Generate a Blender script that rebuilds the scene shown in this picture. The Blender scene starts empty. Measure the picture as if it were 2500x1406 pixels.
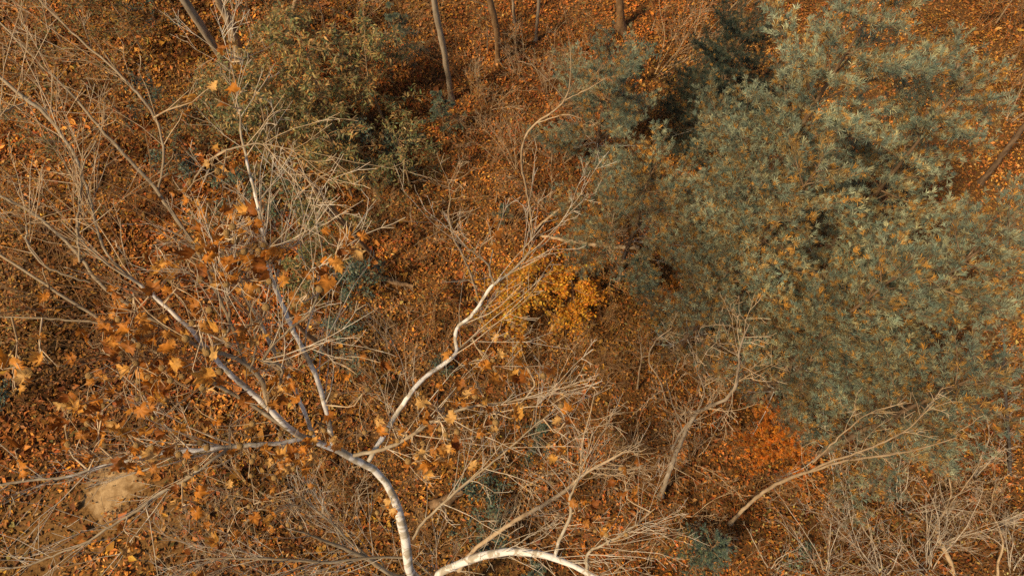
import bpy, math, random
import numpy as np
from mathutils import Vector

rng = np.random.default_rng(7)
random.seed(7)
scene = bpy.context.scene
col = scene.collection

# ------------------------------------------------------------------ camera, sky, sun, exposure
CAM_Z = 18.0
TILT = math.radians(25.0)          # away from straight down
LENS, SENSOR = 24.0, 36.0
cam_data = bpy.data.cameras.new('camera')
cam_data.lens = LENS
cam_data.sensor_width = SENSOR
cam_data.sensor_fit = 'HORIZONTAL'
cam_data.clip_start = 0.1
cam_data.clip_end = 1000
cam = bpy.data.objects.new('camera', cam_data)
cam.location = (0, 0, CAM_Z)
cam.rotation_euler = (TILT, 0, 0)
col.objects.link(cam)
scene.camera = cam

SUN_EL = math.radians(49)
SUN_AZ = math.radians(216)         # direction towards the sun, counter-clockwise from +X
world = bpy.data.worlds.new('World')
scene.world = world
world.use_nodes = True
wn = world.node_tree
wn.nodes.clear()
sky = wn.nodes.new('ShaderNodeTexSky')
sky.sky_type = 'NISHITA'
sky.sun_disc = False
sky.sun_elevation = SUN_EL
sky.sun_rotation = math.radians(90) - SUN_AZ
bg = wn.nodes.new('ShaderNodeBackground')
bg.inputs['Strength'].default_value = 0.072
wo = wn.nodes.new('ShaderNodeOutputWorld')
wn.links.new(sky.outputs[0], bg.inputs[0])
wn.links.new(bg.outputs[0], wo.inputs[0])
sl = bpy.data.lights.new('sun', 'SUN')
sl.energy = 4.1
sl.angle = math.radians(7.0)
sl.color = (1.0, 0.81, 0.54)
sun = bpy.data.objects.new('sun', sl)
sd = Vector((math.cos(SUN_EL) * math.cos(SUN_AZ), math.cos(SUN_EL) * math.sin(SUN_AZ), math.sin(SUN_EL)))
sun.rotation_euler = sd.to_track_quat('Z', 'Y').to_euler()
col.objects.link(sun)
scene.view_settings.view_transform = 'Standard'
scene.view_settings.look = 'None'
scene.view_settings.gamma = 1.0
scene.view_settings.exposure = 0.42
scene.cycles.use_denoising = False
scene.cycles.sample_clamp_indirect = 3.0
scene.cycles.sample_clamp_direct = 5.0
scene.cycles.max_bounces = 4
scene.cycles.diffuse_bounces = 2
scene.cycles.transparent_max_bounces = 8

# ------------------------------------------------------------------ measuring helpers
F = LENS / SENSOR * 2500.0
CT, ST = math.cos(TILT), math.sin(TILT)

def ray(px, py):
    a = (px - 1250.0) / F
    b = -(py - 703.0) / F
    return np.array([a, b * CT + ST, b * ST - CT])

def at(px, py, z=0.0):
    """the point at height z seen at photo coordinate (px, py)"""
    d = ray(px, py)
    t = (z - CAM_Z) / d[2]
    return np.array([d[0] * t, d[1] * t, z])

def project(p):
    x, y, z = p[0], p[1], p[2] - CAM_Z
    u = y * CT + z * ST
    w = y * ST - z * CT
    return 1250 + F * x / w, 703 - F * u / w, w

def ground_h(x, y):
    return (0.05 * np.sin(x * 0.7 + 1.1) * np.cos(y * 0.55) + 0.035 * np.sin(x * 1.9 + y * 1.3)
            + 0.02 * np.sin(3.7 * x - 2.9 * y))

def upright_z(base, px, py, zmax=16.0):
    """height at which the line of sight passes closest above the base"""
    zs = np.linspace(0, zmax, 161)
    d = ray(px, py)
    t = (zs - CAM_Z) / d[2]
    e = (d[0] * t - base[0]) ** 2 + (d[1] * t - base[1]) ** 2
    return float(zs[int(np.argmin(e))])

# ------------------------------------------------------------------ materials
def new_mat(name):
    m = bpy.data.materials.new(name)
    m.use_nodes = True
    nt = m.node_tree
    nt.nodes.clear()
    out = nt.nodes.new('ShaderNodeOutputMaterial')
    b = nt.nodes.new('ShaderNodeBsdfPrincipled')
    nt.links.new(b.outputs[0], out.inputs[0])
    return m, nt, b, out

def leaf_mat(name, rough=0.6, translucent=0.25, vary=0.35, scale=30.0):
    m, nt, b, out = new_mat(name)
    a = nt.nodes.new('ShaderNodeAttribute'); a.attribute_name = 'Col'
    n = nt.nodes.new('ShaderNodeTexNoise'); n.inputs['Scale'].default_value = scale
    n.inputs['Detail'].default_value = 3
    g = nt.nodes.new('ShaderNodeNewGeometry')
    nt.links.new(g.outputs['Position'], n.inputs['Vector'])
    mr = nt.nodes.new('ShaderNodeMapRange')
    mr.inputs['From Min'].default_value = 0.3; mr.inputs['From Max'].default_value = 0.7
    mr.inputs['To Min'].default_value = 1 - vary; mr.inputs['To Max'].default_value = 1 + vary
    nt.links.new(n.outputs[0], mr.inputs['Value'])
    mx = nt.nodes.new('ShaderNodeVectorMath'); mx.operation = 'SCALE'
    nt.links.new(a.outputs['Color'], mx.inputs[0]); nt.links.new(mr.outputs[0], mx.inputs['Scale'])
    nt.links.new(mx.outputs[0], b.inputs['Base Color'])
    b.inputs['Roughness'].default_value = rough
    b.inputs['Specular IOR Level'].default_value = 0.25
    if translucent > 0:
        t = nt.nodes.new('ShaderNodeBsdfTranslucent')
        nt.links.new(mx.outputs[0], t.inputs['Color'])
        ms = nt.nodes.new('ShaderNodeMixShader'); ms.inputs[0].default_value = translucent
        nt.links.new(b.outputs[0], ms.inputs[1]); nt.links.new(t.outputs[0], ms.inputs[2])
        nt.links.new(ms.outputs[0], out.inputs[0])
    return m

def bark_mat(name, stops, scale=6.0, stretch=1.0, bump=0.4, rough=0.85, detail=6.0, dist=0.006):
    """stops: list of (position, colour) over a noise"""
    m, nt, b, out = new_mat(name)
    tc = nt.nodes.new('ShaderNodeTexCoord')
    mp = nt.nodes.new('ShaderNodeMapping'); mp.inputs['Scale'].default_value = (1, 1, stretch)
    nt.links.new(tc.outputs['Object'], mp.inputs[0])
    n = nt.nodes.new('ShaderNodeTexNoise'); n.inputs['Scale'].default_value = scale
    n.inputs['Detail'].default_value = detail; n.inputs['Roughness'].default_value = 0.6
    nt.links.new(mp.outputs[0], n.inputs['Vector'])
    r = nt.nodes.new('ShaderNodeValToRGB')
    els = r.color_ramp.elements
    while len(els) < len(stops): els.new(0.5)
    for e, (p, c) in zip(els, stops):
        e.position = p; e.color = (*c, 1)
    nt.links.new(n.outputs[0], r.inputs[0]); nt.links.new(r.outputs[0], b.inputs['Base Color'])
    n2 = nt.nodes.new('ShaderNodeTexNoise'); n2.inputs['Scale'].default_value = scale * 7
    n2.inputs['Detail'].default_value = 4
    nt.links.new(mp.outputs[0], n2.inputs['Vector'])
    bp = nt.nodes.new('ShaderNodeBump'); bp.inputs['Strength'].default_value = bump
    bp.inputs['Distance'].default_value = dist
    nt.links.new(n2.outputs[0], bp.inputs['Height']); nt.links.new(bp.outputs[0], b.inputs['Normal'])
    b.inputs['Roughness'].default_value = rough
    b.inputs['Specular IOR Level'].default_value = 0.2
    return m

def sycamore_bark():
    """chalk white where thick, with grey and tan flakes; olive brown where thin (attribute 'Thin')"""
    m, nt, b, out = new_mat('sycamore_bark')
    tc = nt.nodes.new('ShaderNodeTexCoord')
    n = nt.nodes.new('ShaderNodeTexNoise'); n.inputs['Scale'].default_value = 5.0
    n.inputs['Detail'].default_value = 7; n.inputs['Roughness'].default_value = 0.65
    n.inputs['Distortion'].default_value = 0.6
    nt.links.new(tc.outputs['Object'], n.inputs['Vector'])
    a = nt.nodes.new('ShaderNodeAttribute'); a.attribute_name = 'Thin'
    ad = nt.nodes.new('ShaderNodeMath'); ad.operation = 'MULTIPLY_ADD'
    ad.inputs[1].default_value = 0.38
    nt.links.new(a.outputs['Fac'], ad.inputs[0]); nt.links.new(n.outputs[0], ad.inputs[2])
    r = nt.nodes.new('ShaderNodeValToRGB')
    els = r.color_ramp.elements
    st = [(0.0, (.74, .68, .59)), (.50, (.70, .63, .54)), (.545, (.42, .35, .25)), (.70, (.33, .25, .155)),
          (.86, (.26, .185, .105)), (1.0, (.31, .215, .12))]
    while len(els) < len(st): els.new(0.5)
    for e, (p, c) in zip(els, st):
        e.position = p; e.color = (*c, 1)
    nt.links.new(ad.outputs[0], r.inputs[0]); nt.links.new(r.outputs[0], b.inputs['Base Color'])
    v = nt.nodes.new('ShaderNodeTexNoise'); v.inputs['Scale'].default_value = 40
    v.inputs['Detail'].default_value = 4
    nt.links.new(tc.outputs['Object'], v.inputs['Vector'])
    bp = nt.nodes.new('ShaderNodeBump'); bp.inputs['Strength'].default_value = 0.2
    bp.inputs['Distance'].default_value = 0.004
    nt.links.new(v.outputs[0], bp.inputs['Height']); nt.links.new(bp.outputs[0], b.inputs['Normal'])
    b.inputs['Roughness'].default_value = 0.75
    b.inputs['Specular IOR Level'].default_value = 0.2
    return m

M_LITTER = leaf_mat('litter_leaf', 0.65, 0.12, 0.25, 40)
M_LEAF = leaf_mat('dry_leaf', 0.55, 0.38, 0.3, 22)
M_GREEN = leaf_mat('evergreen_leaf', 0.5, 0.12, 0.3, 9)
M_NEEDLE = leaf_mat('pine_needle', 0.55, 0.15, 0.25, 3)
M_SYC = sycamore_bark()
M_TWIG = bark_mat('pale_twig_bark', [(0.3, (.24, .15, .07)), (0.5, (.47, .32, .175)), (0.68, (.66, .50, .32))], 3.0, 1, .2)
M_TWIG3 = bark_mat('whitish_twig_bark', [(0.3, (.34, .24, .14)), (0.5, (.55, .43, .29)), (0.68, (.70, .60, .46))], 3.0, 1, .2)
M_TWIG2 = bark_mat('tan_twig_bark', [(0.3, (.17, .085, .033)), (0.5, (.30, .165, .07)), (0.72, (.48, .32, .17))], 2.5, 1, .2)
M_GREY = bark_mat('grey_bark', [(0.25, (.13, .09, .055)), (0.5, (.31, .23, .145)), (0.75, (.46, .37, .26))], 9, .25, .8)
M_BROWN = bark_mat('brown_bark', [(0.25, (.09, .05, .025)), (0.5, (.24, .135, .06)), (0.75, (.36, .22, .11))], 9, .25, .9)
M_TAN = bark_mat('tan_bark', [(0.25, (.20, .12, .06)), (0.5, (.40, .27, .145)), (0.75, (.52, .38, .23))], 7, .4, .6)
M_DEAD = bark_mat('dead_wood', [(0.3, (.09, .07, .05)), (0.5, (.33, .29, .23)), (0.68, (.62, .58, .50))], 12, .5, .6)
M_DARKBARK = bark_mat('dark_bark', [(0.3, (.025, .02, .016)), (0.6, (.075, .058, .045)), (0.72, (.30, .27, .23))], 10, .4, .8)
M_PINEBARK = bark_mat('pine_bark', [(0.3, (.07, .04, .022)), (0.55, (.19, .115, .06)), (0.75, (.31, .21, .12))], 10, .3, .8)
M_BALL = bark_mat('seed_ball', [(0.3, (.20, .105, .03)), (0.55, (.40, .23, .075)), (0.75, (.52, .33, .13))], 90, 1, 1.0, .9)

def soil_mat():
    m, nt, b, out = new_mat('forest_soil')
    g = nt.nodes.new('ShaderNodeNewGeometry')
    n = nt.nodes.new('ShaderNodeTexNoise'); n.inputs['Scale'].default_value = 14
    n.inputs['Detail'].default_value = 8; n.inputs['Roughness'].default_value = 0.7
    nt.links.new(g.outputs['Position'], n.inputs['Vector'])
    r = nt.nodes.new('ShaderNodeValToRGB')
    st = [(.3, (.030, .016, .007)), (.48, (.095, .045, .015)), (.6, (.17, .08, .024)), (.75, (.25, .14, .05))]
    els = r.color_ramp.elements
    while len(els) < len(st): els.new(.5)
    for e, (p, c) in zip(els, st): e.position = p; e.color = (*c, 1)
    nt.links.new(n.outputs[0], r.inputs[0])
    # the pale sandy scrape with its ragged edge
    def blob(px, py, sx, sy, warp, lo, hi):
        c = at(px, py, 0)
        sub = nt.nodes.new('ShaderNodeVectorMath'); sub.operation = 'SUBTRACT'
        sub.inputs[1].default_value = tuple(c)
        nt.links.new(g.outputs['Position'], sub.inputs[0])
        sc = nt.nodes.new('ShaderNodeVectorMath'); sc.operation = 'MULTIPLY'
        sc.inputs[1].default_value = (1 / sx, 1 / sy, 0)
        nt.links.new(sub.outputs[0], sc.inputs[0])
        ln = nt.nodes.new('ShaderNodeVectorMath'); ln.operation = 'LENGTH'
        nt.links.new(sc.outputs[0], ln.inputs[0])
        nn = nt.nodes.new('ShaderNodeTexNoise'); nn.inputs['Scale'].default_value = 2.6
        nn.inputs['Detail'].default_value = 9; nn.inputs['Roughness'].default_value = 0.68
        nt.links.new(g.outputs['Position'], nn.inputs['Vector'])
        ma = nt.nodes.new('ShaderNodeMath'); ma.operation = 'MULTIPLY_ADD'
        ma.inputs[1].default_value = warp
        nt.links.new(nn.outputs[0], ma.inputs[0]); nt.links.new(ln.outputs['Value'], ma.inputs[2])
        mr = nt.nodes.new('ShaderNodeMapRange')
        mr.inputs['From Min'].default_value = lo; mr.inputs['From Max'].default_value = hi
        mr.inputs['To Min'].default_value = 1; mr.inputs['To Max'].default_value = 0
        nt.links.new(ma.outputs[0], mr.inputs['Value'])
        return mr.outputs[0]
    n3 = nt.nodes.new('ShaderNodeTexNoise'); n3.inputs['Scale'].default_value = 22
    n3.inputs['Detail'].default_value = 8
    nt.links.new(g.outputs['Position'], n3.inputs['Vector'])
    r3 = nt.nodes.new('ShaderNodeValToRGB')
    r3.color_ramp.elements[0].position = .32; r3.color_ramp.elements[0].color = (.24, .135, .052, 1)
    r3.color_ramp.elements[1].position = .62; r3.color_ramp.elements[1].color = (.48, .31, .145, 1)
    n5 = nt.nodes.new('ShaderNodeTexNoise'); n5.inputs['Scale'].default_value = 5
    n5.inputs['Detail'].default_value = 9; n5.inputs['Roughness'].default_value = .6
    nt.links.new(g.outputs['Position'], n5.inputs['Vector'])
    nt.links.new(n5.outputs[0], r3.inputs[0])
    r4 = nt.nodes.new('ShaderNodeValToRGB')
    r4.color_ramp.elements[0].position = .35; r4.color_ramp.elements[0].color = (.10, .048, .014, 1)
    r4.color_ramp.elements[1].position = .65; r4.color_ramp.elements[1].color = (.22, .112, .034, 1)
    nt.links.new(n3.outputs[0], r4.inputs[0])
    m0 = nt.nodes.new('ShaderNodeMix'); m0.data_type = 'RGBA'
    nt.links.new(blob(250, 1290, 3.4, 2.2, 1.4, 1.2, 1.75), m0.inputs[0])
    nt.links.new(r.outputs[0], m0.inputs[6]); nt.links.new(r4.outputs[0], m0.inputs[7])
    m1 = nt.nodes.new('ShaderNodeMix'); m1.data_type = 'RGBA'
    nt.links.new(blob(275, 1195, .62, .80, 2.8, 1.95, 2.5), m1.inputs[0])
    nt.links.new(m0.outputs[2], m1.inputs[6]); nt.links.new(r3.outputs[0], m1.inputs[7])
    nt.links.new(m1.outputs[2], b.inputs['Base Color'])
    bp = nt.nodes.new('ShaderNodeBump'); bp.inputs['Strength'].default_value = .5
    bp.inputs['Distance'].default_value = .02
    nt.links.new(n3.outputs[0], bp.inputs['Height']); nt.links.new(bp.outputs[0], b.inputs['Normal'])
    b.inputs['Roughness'].default_value = .95
    b.inputs['Specular IOR Level'].default_value = .1
    return m
M_SOIL = soil_mat()

# ------------------------------------------------------------------ mesh builders
def mesh_np(name, V, faces_n, loops, mat, colors=None, thin=None, smooth=False):
    """faces_n: vertices per face (constant) ; loops: flat index array"""
    me = bpy.data.meshes.new(name)
    nv = len(V); nl = len(loops); nf = nl // faces_n
    me.vertices.add(nv); me.loops.add(nl); me.polygons.add(nf)
    me.vertices.foreach_set('co', np.ascontiguousarray(V, dtype=np.float32).ravel())
    me.loops.foreach_set('vertex_index', np.ascontiguousarray(loops, dtype=np.int32).ravel())
    me.polygons.foreach_set('loop_start', np.arange(0, nl, faces_n, dtype=np.int32))
    me.polygons.foreach_set('loop_total', np.full(nf, faces_n, dtype=np.int32))
    if smooth:
        me.polygons.foreach_set('use_smooth', np.ones(nf, dtype=bool))
    me.update(calc_edges=True)
    if colors is not None:
        at_ = me.color_attributes.new('Col', 'FLOAT_COLOR', 'POINT')
        c = np.ones((nv, 4), dtype=np.float32); c[:, :3] = colors
        at_.data.foreach_set('color', c.ravel())
    if thin is not None:
        a = me.attributes.new('Thin', 'FLOAT', 'POINT')
        a.data.foreach_set('value', np.ascontiguousarray(thin, dtype=np.float32))
    me.materials.append(mat)
    return me

def link(name, me, parent=None):
    o = bpy.data.objects.new(name, me)
    if parent is not None: o.parent = parent
    col.objects.link(o)
    return o

class Tubes:
    """collects tapering, bending round stems and builds them as one mesh"""
    def __init__(self): self.g = {}
    def add(self, pts, rad, sides=5):
        pts = np.asarray(pts, float); rad = np.asarray(rad, float)
        self.g.setdefault((len(pts), sides), []).append((pts, rad))
    def build(self, name, mat, parent, origin=(0, 0, 0), thin_add=0.0, thin_r=.030):
        if not self.g: return None
        VV, LL, TT, off = [], [], [], 0
        for (n, s), items in self.g.items():
            P = np.stack([i[0] for i in items]); R = np.stack([i[1] for i in items])
            m = len(items)
            T = np.empty_like(P)
            T[:, 1:-1] = P[:, 2:] - P[:, :-2]; T[:, 0] = P[:, 1] - P[:, 0]; T[:, -1] = P[:, -1] - P[:, -2]
            T /= np.linalg.norm(T, axis=2, keepdims=True) + 1e-9
            mean = P[:, -1] - P[:, 0]
            mean /= np.linalg.norm(mean, axis=1, keepdims=True) + 1e-9
            ref = np.where(np.abs(mean[:, 2:3]) < .8, np.array([[0, 0, 1.]]), np.array([[1., 0, 0]]))
            ref = np.repeat(ref[:, None, :], n, 1)
            A = np.cross(T, ref); A /= np.linalg.norm(A, axis=2, keepdims=True) + 1e-9
            B = np.cross(T, A)
            th = np.arange(s) * 2 * math.pi / s
            ring = (P[:, :, None, :] + R[:, :, None, None] *
                    (np.cos(th)[None, None, :, None] * A[:, :, None, :] + np.sin(th)[None, None, :, None] * B[:, :, None, :]))
            V = ring.reshape(-1, 3)
            idx = np.arange(m * n * s).reshape(m, n, s)
            a = idx[:, :-1, :]; b = np.roll(a, -1, 2); c = np.roll(idx[:, 1:, :], -1, 2); d = idx[:, 1:, :]
            Q = np.stack([a, b, c, d], -1).reshape(-1)
            VV.append(V); LL.append(Q + off); off += len(V)
            TT.append(np.repeat(R.reshape(-1), s))
        V = np.concatenate(VV) - np.asarray(origin); L = np.concatenate(LL); Tn = np.concatenate(TT)
        thin = np.clip(1 - (Tn - .006) / (thin_r - .006), 0, 1) * (1 - thin_add) + thin_add
        return link(name, mesh_np(name, V, 4, L, mat, None, thin, True), parent)

def noise_path(p0, d, length, n, wob, up=0.0, droop=0.0, r=None):
    """a bending growth path"""
    r = r or rng
    d = np.asarray(d, float); d = d / (np.linalg.norm(d) + 1e-9)
    pts = [np.asarray(p0, float)]
    st = length / (n - 1)
    for i in range(n - 1):
        d = d + r.normal(0, wob, 3) + np.array([0, 0, up - droop * i / n])
        d /= np.linalg.norm(d)
        pts.append(pts[-1] + d * st)
    return np.array(pts)

def resample(P, n):
    P = np.asarray(P, float)
    s = np.r_[0, np.cumsum(np.linalg.norm(np.diff(P, axis=0), axis=1))]
    t = np.linspace(0, s[-1], n)
    return np.stack([np.interp(t, s, P[:, k]) for k in range(P.shape[1])], 1)

def smooth_path(P, n):
    """Catmull-Rom through the measured points"""
    P = np.asarray(P, float)
    if len(P) < 3: return resample(P, n)
    Q = np.vstack([2 * P[0] - P[1], P, 2 * P[-1] - P[-2]])
    out = []
    for i in range(1, len(Q) - 2):
        for t in np.linspace(0, 1, 6, endpoint=False):
            a, b, c, d = Q[i - 1], Q[i], Q[i + 1], Q[i + 2]
            out.append(.5 * ((2 * b) + (c - a) * t + (2 * a - 5 * b + 4 * c - d) * t * t + (3 * b - a - 3 * c + d) * t ** 3))
    out.append(P[-1])
    return resample(out, n)

def perp(t, r=None):
    r = r or rng
    v = r.normal(0, 1, 3); v -= t * np.dot(v, t)
    return v / (np.linalg.norm(v) + 1e-9)

def ramify(tb, P, R, count, length, level, wob=.18, up=.05, ang=(.5, 1.1), t0=.15, rmin=.0035, frac=.5, sides=4, tips=None, kids=3, r=None, bias=None):
    """side shoots along a stem, and shoots on those"""
    r = r or rng
    n = len(P)
    for k in range(count):
        t = t0 + (1 - t0) * r.random() ** .8
        f = t * (n - 1); i = min(int(f), n - 2); u = f - i
        p = P[i] * (1 - u) + P[i + 1] * u
        rad = R[i] * (1 - u) + R[i + 1] * u
        tg = P[i + 1] - P[i]; tg = tg / (np.linalg.norm(tg) + 1e-9)
        a = r.uniform(*ang)
        d = tg * math.cos(a) + perp(tg, r) * math.sin(a)
        if bias is not None: d = d + np.asarray(bias)
        d[2] = d[2] * .8 + .08
        L = length * r.uniform(.45, 1.15) * (1 - .35 * t)
        m = 6 if L > .7 else 4
        q = noise_path(p, d, L, m, wob, up, 0, r)
        r0 = max(rmin, min(rad * frac, .0042 * L + .0028))
        qr = np.linspace(r0, rmin * .75, m)
        tb.add(q, qr, sides if r0 > .008 else 3)
        if tips is not None: tips.append(q[-1])
        if level > 1:
            ramify(tb, q, qr, kids, L * .55, level - 1, wob, up, ang, .25, rmin, .7, 3, tips, max(2, kids - 1), r, bias)

def rot_from_axis(ax, spin):
    """matrices whose z axis is ax (m,3), spun by spin"""
    ax = ax / (np.linalg.norm(ax, axis=1, keepdims=True) + 1e-9)
    ref = np.where(np.abs(ax[:, 2:3]) < .9, np.array([[0, 0, 1.]]), np.array([[1., 0, 0]]))
    x = np.cross(ref, ax); x /= np.linalg.norm(x, axis=1, keepdims=True) + 1e-9
    y = np.cross(ax, x)
    c, s = np.cos(spin)[:, None], np.sin(spin)[:, None]
    return np.stack([x * c + y * s, -x * s + y * c, ax], 2)      # columns are the axes

def scatter(name, tv, tf, pos, ax, spin, size, colors, mat, parent=None, tcol=None):
    """many small pieces as one mesh: tv template vertices, tf faces (all the same size)"""
    tv = np.asarray(tv, float); tf = np.asarray(tf, int)
    m, k = len(pos), len(tv)
    Rm = rot_from_axis(np.asarray(ax, float), np.asarray(spin, float))
    S = np.asarray(size, float).reshape(m, -1)
    if S.shape[1] == 1: S = np.repeat(S, 3, 1)
    loc = tv[None] * S[:, None, :]
    V = np.einsum('mij,mkj->mki', Rm, loc) + np.asarray(pos)[:, None, :]
    L = (tf.reshape(-1)[None, :] + (np.arange(m) * k)[:, None]).ravel()
    C = np.repeat(np.asarray(colors, float)[:, None, :], k, 1)
    if tcol is not None: C = C * np.asarray(tcol)[None, :, None]
    return link(name, mesh_np(name, V.reshape(-1, 3), tf.shape[1], L, mat, C.reshape(-1, 3)), parent)

def pick(pal, w, m, jit=.18, r=None):
    r = r or rng
    pal = np.asarray(pal, float); w = np.asarray(w, float); w /= w.sum()
    c = pal[r.choice(len(pal), m, p=w)]
    return np.clip(c * r.lognormal(0, jit, (m, 1)) * r.lognormal(0, jit * .35, (m, 3)), .004, .8)

# leaf templates: x is the length, z the upper face
LEAF_V = [(-.5, 0, 0), (.0, .32, .16), (.5, 0, .04), (-.04, -.30, .16)]
LEAF_F = [(0, 2, 1), (0, 3, 2)]
LONG_V = [(0, 0, 0), (.45, .15, .05), (1, 0, -.22), (.45, -.15, .05), (.5, 0, 0)]
LONG_F = [(0, 4, 1), (1, 4, 2), (0, 3, 4), (3, 2, 4)]

def tag(o, label, cat, group=None):
    o['label'] = label; o['category'] = cat
    if group: o['group'] = group
    return o

def root(name, label, cat, loc, group=None):
    e = bpy.data.objects.new(name, None)
    e.empty_display_size = .3
    e.location = tuple(loc)
    col.objects.link(e)
    return tag(e, label, cat, group)

# ------------------------------------------------------------------ the ground
def build_ground():
    nx = ny = 141
    xs = np.linspace(-1, 1, nx); ys = np.linspace(-1, 1, ny)
    xs = np.sign(xs) * (np.abs(xs) ** 2.6) * 430; ys = np.sign(ys) * (np.abs(ys) ** 2.6) * 430 + 9
    X, Y = np.meshgrid(xs, ys)
    V = np.stack([X, Y, ground_h(X, Y) - .012], 2).reshape(-1, 3)
    idx = np.arange(nx * ny).reshape(ny, nx)
    Q = np.stack([idx[:-1, :-1], idx[:-1, 1:], idx[1:, 1:], idx[1:, :-1]], -1).reshape(-1)
    o = link('ground', mesh_np('ground', V, 4, Q, M_SOIL, smooth=True))
    o['kind'] = 'structure'
build_ground()

def vnoise(x, y, s, seed):
    """smooth value noise in 0..1"""
    r = np.random.default_rng(seed); g = r.random((64, 64))
    u = x / s + 20.3; v = y / s + 17.7
    i = np.floor(u).astype(int); j = np.floor(v).astype(int); fu = u - i; fv = v - j
    fu = fu * fu * (3 - 2 * fu); fv = fv * fv * (3 - 2 * fv)
    a = g[i % 64, j % 64]; b = g[(i + 1) % 64, j % 64]; c = g[i % 64, (j + 1) % 64]; d = g[(i + 1) % 64, (j + 1) % 64]
    return (a * (1 - fu) + b * fu) * (1 - fv) + (c * (1 - fu) + d * fu) * fv

def zone(x, y, px, py, rx, ry=None):
    """1 at the middle of a patch of ground measured at (px,py), 0 outside"""
    c = at(px, py, 0); ry = ry or rx
    return np.clip(1.6 - 1.3 * np.sqrt(((x - c[0]) / rx) ** 2 + ((y - c[1]) / ry) ** 2), 0, 1)

LIT_PAL = [(.45, .175, .026), (.33, .120, .020), (.22, .080, .015), (.46, .24, .07), (.31, .085, .015), (.12, .048, .012), (.17, .115, .028), (.52, .22, .026)]
LIT_W = [.22, .22, .20, .07, .10, .10, .03, .08]

def build_litter():
    m = 455000
    y = rng.uniform(-1.6, 22.5, m); lim = 14.0 + y * .34
    x = rng.uniform(-1, 1, m) * lim
    keep = rng.random(m) < lim / 21.7
    bare = zone(x, y, 250, 1290, 3.6, 2.4)
    wx = x + .9 * (vnoise(x, y, .5, 31) - .5); wy = y + .9 * (vnoise(x, y, .5, 32) - .5)
    scrape = np.clip(zone(wx, wy, 275, 1195, .6, .85) * 1.3, 0, 1)
    dens = np.clip(1 - .72 * bare - .6 * scrape, 0.03, 1)
    dens *= .72 + .5 * vnoise(x, y, .9, 3)
    keep &= rng.random(m) < dens
    x, y = x[keep], y[keep]; m = len(x)
    # one warm litter; browner, redder and paler drifts
    c = pick(LIT_PAL, LIT_W, m, .26)
    n1 = vnoise(x, y, 2.3, 5)[:, None]; n2 = vnoise(x, y, 3.1, 6)[:, None]; n3 = vnoise(x, y, .7, 8)[:, None]
    c = c * (.55 + .75 * n1) * (.75 + .5 * n3)
    c = c * (1 + (n2 - .5) * np.array([[.15, -.2, -.35]])) * np.array([[1.04, 1.02, 1.03]])
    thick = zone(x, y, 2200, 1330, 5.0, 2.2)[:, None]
    c = c * (1 - .35 * thick)  # shade under the thicket, painted into the leaf colour
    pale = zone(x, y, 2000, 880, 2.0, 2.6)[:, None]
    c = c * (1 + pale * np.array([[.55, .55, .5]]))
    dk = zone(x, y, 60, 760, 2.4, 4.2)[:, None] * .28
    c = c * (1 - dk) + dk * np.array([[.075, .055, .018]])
    z = ground_h(x, y) + rng.uniform(.0, .09, m)
    ax = np.stack([rng.normal(0, .6, m), rng.normal(0, .6, m), np.ones(m)], 1)
    s = rng.lognormal(math.log(.068), .36, m)
    s = s * (1 + .55 * np.clip((-x - 2) / 5, 0, 1)) * np.where(rng.random(m) < .06, 1.7, 1)
    S = np.stack([s, s * rng.uniform(.5, 1.15, m), s * rng.uniform(-.6, 2.6, m)], 1)
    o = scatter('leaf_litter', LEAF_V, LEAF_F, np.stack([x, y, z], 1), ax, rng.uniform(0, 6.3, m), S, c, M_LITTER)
    o['kind'] = 'stuff'
    tag(o, 'carpet of fallen brown and orange leaves over the forest floor', 'leaf litter')
build_litter()

def build_sticks():
    tb = Tubes()
    for k in range(1500):
        y = rng.uniform(-.5, 22); x = rng.uniform(-1, 1) * (13.5 + y * .34)
        a = rng.uniform(0, 6.28)
        L = rng.lognormal(math.log(.55), .5)
        p = noise_path((x, y, ground_h(x, y) + rng.uniform(.03, .12)), (math.cos(a), math.sin(a), rng.normal(0, .12)), L, 5, .12)
        r0 = rng.uniform(.003, .008)
        tb.add(p, np.linspace(r0, .0025, 5), 3)
    o = tb.build('fallen_twigs', M_TWIG2, None)
    o['kind'] = 'stuff'
    tag(o, 'thin fallen twigs strewn over the leaf litter', 'twigs')
build_sticks()

# ------------------------------------------------------------------ the white sycamore
SYC = root('sycamore_tree', 'tall white barked sycamore with big brown leaves and round seed balls', 'tree', at(1120, 1452, 0))
SYC_O = np.array(SYC.location)
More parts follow.
